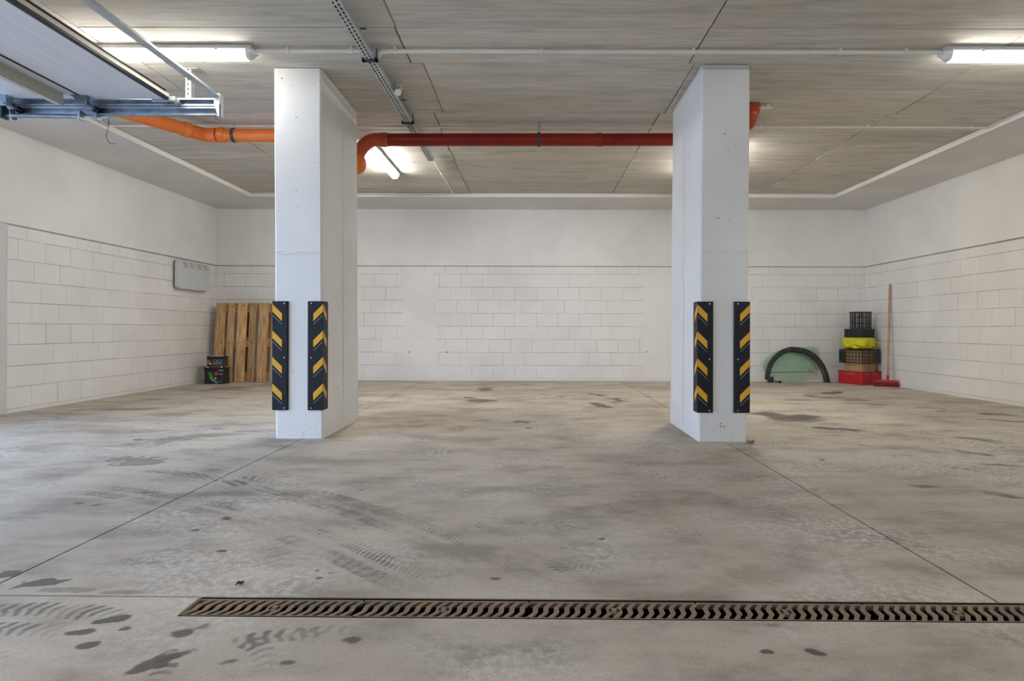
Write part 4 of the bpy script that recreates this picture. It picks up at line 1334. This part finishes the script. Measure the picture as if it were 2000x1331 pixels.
# fine diagonal lattice on the two faces that show
for face in (0, 1):
    m = MB()
    MX = Matrix.Rotation(0 if face == 0 else -PI / 2, 4, 'Z')
    for q in range(-9, 14):
        for sg in (-1, 1):
            x0 = -.098 + q * .020
            for k in range(11):
                xa, xb = x0 + sg * k * .022, x0 + sg * (k + 1) * .022
                za, zb = k * .022 + .005, (k + 1) * .022 + .005
                if min(xa, xb) < -.098 or max(xa, xb) > .098: continue
                m.prism([(xa - .0016, za), (xa + .0016, za), (xb + .0016, zb), (xb - .0016, zb)], -.1005, -.0985, 'y', MX)
    m.build('fine_lattice', M['black_plastic'], tp, local=True)['kind'] = 'stuff'
m = MB(); m.box(-.150, -.102, -.100, .02, .238, .255); m.tube([(-.146, -.096, .242), (-.136, -.096, .205), (-.104, -.096, .170)], .005, 8); m.build('handle_lip', M['black_plastic'], tp, local=True)

# ------------------------------------------------------------------ broom
br = thing('push_broom', 'red headed broom with a long wooden stick leaning on the block wall', 'broom', (5.06, 8.80, 0))
hp0, hp1 = Vector((5.065, 8.790, .105)), Vector((5.172, 8.93, 1.475))
MB().tube([hp0, hp0.lerp(hp1, .3), hp0.lerp(hp1, .985), hp1], [.0155, .0155, .0145, .007], 14).build('handle', M['broom_wood'], br, smooth=50)
MB().tube([hp0 + Vector((-.004, 0, -.03)), hp0 + (hp1 - hp0).normalized() * .06], [.022, .018], 14).build('ferrule', M['broom_red'], br, smooth=40)
bm_ = Matrix.Translation((5.050, 8.800, 0)) @ Matrix.Rotation(math.radians(-33), 4, 'Z')
m = MB(); m.box(-.145, .145, -.032, .032, .058, .092, bm_); m.build('head_block', M['broom_red'], br, bevel=.008)
m = MB()
rb = random.Random(3)
for i in range(26):
    for j in range(6):
        x = -.138 + .276 * i / 25; y = -.026 + .052 * j / 5
        dx, dy = (x * .14 + rb.uniform(-.006, .006)), (y * .5 + rb.uniform(-.006, .006))
        m.tube([bm_ @ Vector((x, y, .060)), bm_ @ Vector((x + dx, y + dy, .002))], [.0035, .0045], 5)
m.build('bristles', M['bristle'], br)['kind'] = 'stuff'

# ------------------------------------------------------------------ drain channel with its gratings
ang = math.atan(-0.0122)
dc = thing('drain_channel', 'sunken drain channel crossing the floor under the rusty gratings', 'drain', (DX0, drain_near(DX0) + .060, 0), (0, 0, ang))
LEN = DX1 - DX0
for s in (-1, 1):
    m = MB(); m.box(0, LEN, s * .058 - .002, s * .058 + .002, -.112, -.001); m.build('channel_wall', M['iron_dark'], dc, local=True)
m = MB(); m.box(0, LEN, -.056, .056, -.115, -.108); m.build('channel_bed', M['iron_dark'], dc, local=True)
m = MB(); m.box(-.003, .003, -.058, .058, -.112, -.001); m.build('channel_end', M['iron'], dc, local=True)
GL = 0.493


def bar_mesh():
    """one zigzag bar between two slots, seen from above"""
    w = .0152
    pts = [(.019, .0465), (.000, .0165), (.000, -.0165), (-.019, -.0465)]
    left = [(x - w / 2, y) for x, y in pts]
    right = [(x + w / 2, y) for x, y in pts]
    m = MB(); n = len(pts)
    vs = [(x, y, -.003) for x, y in left] + [(x, y, -.003) for x, y in right] + [(x + w * .32, y, -.012) for x, y in left] + [(x - w * .32, y, -.012) for x, y in right]
    fs = []
    for i in range(n - 1):
        fs += [(i, i + 1, n + i + 1, n + i), (2 * n + i, 3 * n + i, 3 * n + i + 1, 2 * n + i + 1), (i, 2 * n + i, 2 * n + i + 1, i + 1), (n + i, n + i + 1, 3 * n + i + 1, 3 * n + i)]
    m.add(vs, fs)
    return m


labels = ['rusty drain grating at the closed end of the floor channel', 'second rusty drain grating from the closed channel end', 'third rusty drain grating from the closed channel end', 'fourth rusty drain grating from the closed channel end',
          'fifth rusty drain grating from the closed channel end, crossed by the floor joint', 'last rusty drain grating at the far end of the channel']
proto_bar = None
for gi in range(6):
    x0 = gi * GL + .003
    p = Vector((DX0, drain_near(DX0) + .060, 0)) + Matrix.Rotation(ang, 3, 'Z') @ Vector((x0, 0, 0))
    gt = thing('drain_grating', labels[gi], 'drain grating', p, (0, 0, ang), group='gratings in the floor drain')
    Lg = GL - .005
    m = MB()
    for s in (-1, 1):
        m.box(0, Lg, min(s * .0465, s * .0555), max(s * .0465, s * .0555), -.020, -.0025)
    m.build('edge_rail', M['iron'], gt, local=True, bevel=.001, segs=1)
    nb = 16
    for k in range(nb):
        x = .0165 + k * (Lg - .033) / (nb - 1)
        if proto_bar is None:
            o = bar_mesh().build('bar', M['iron'], gt, local=True)
            o.location = (x, 0, 0)
            proto_bar = o
        else:
            o = part_copy(proto_bar, gt, (x, 0, 0))
    for yy in (-.0165, .0165):
        m = MB(); m.box(.004, Lg - .004, yy - .0025, yy + .0025, -.019, -.0125); m.build('tie_rib', M['iron_dark'], gt, local=True)
    m = MB(); m.tube([(Lg / 2, 0, -.020), (Lg / 2, 0, -.003)], .0165, 14); m.box(Lg / 2 - .012, Lg / 2 + .012, -.012, .012, -.018, -.0035)
    o = m.build('lock_plate', M['iron'], gt, local=True)
    m = MB(); m.tube([(Lg / 2, 0, -.004), (Lg / 2, 0, -.0005)], .0075, 8); m.build('lock_bolt', M['iron'], gt, local=True)


# ------------------------------------------------------------------ leaves
def leaf(label, loc, size, rz, mat, curl):
    t = thing('dry_leaf', label, 'leaf', loc, (0, 0, rz))
    n = 10
    vs, fs = [], []
    for i in range(n + 1):
        s = i / n
        w = size * .42 * math.sin(PI * min(1, s * 1.02)) ** .7 * (1 + .25 * math.sin(s * 22))
        for j, q in enumerate((-1, -.5, 0, .5, 1)):
            vs.append((size * (s - .5), w * q, .002 + curl * (q * q) + curl * .6 * math.sin(s * 5) ** 2))
    for i in range(n):
        for j in range(4):
            fs.append((i * 5 + j, (i + 1) * 5 + j, (i + 1) * 5 + j + 1, i * 5 + j + 1))
    m = MB(); m.add(vs, fs)
    o = m.build('blade', mat, t, local=True, smooth=60)
    md = o.modifiers.new('thickness', 'SOLIDIFY'); md.thickness = .0008
    m = MB(); m.tube([(-size * .5, 0, .003), (-size * .72, size * .05, .004)], .0009, 5); m.build('stalk', mat, t, local=True)


leaf('curled brown leaf at the foot of the crate-side column', (1.545, 4.36, 0), .060, .3, M['leaf'], .016)
leaf('small reddish leaf lying flat on the floor near the slab joint', (-1.30, 2.62, 0), .034, .2, M['leaf_red'], .004)
leaf('tiny yellow leaf lying on the open floor of the crate-side bay', (1.80, 3.83, 0), .035, .1, M['leaf_yellow'], .004)
leaf('tiny dark crumpled leaf on the floor near the drain end', (-.92, 1.945, 0), .022, .5, M['cord'], .006)
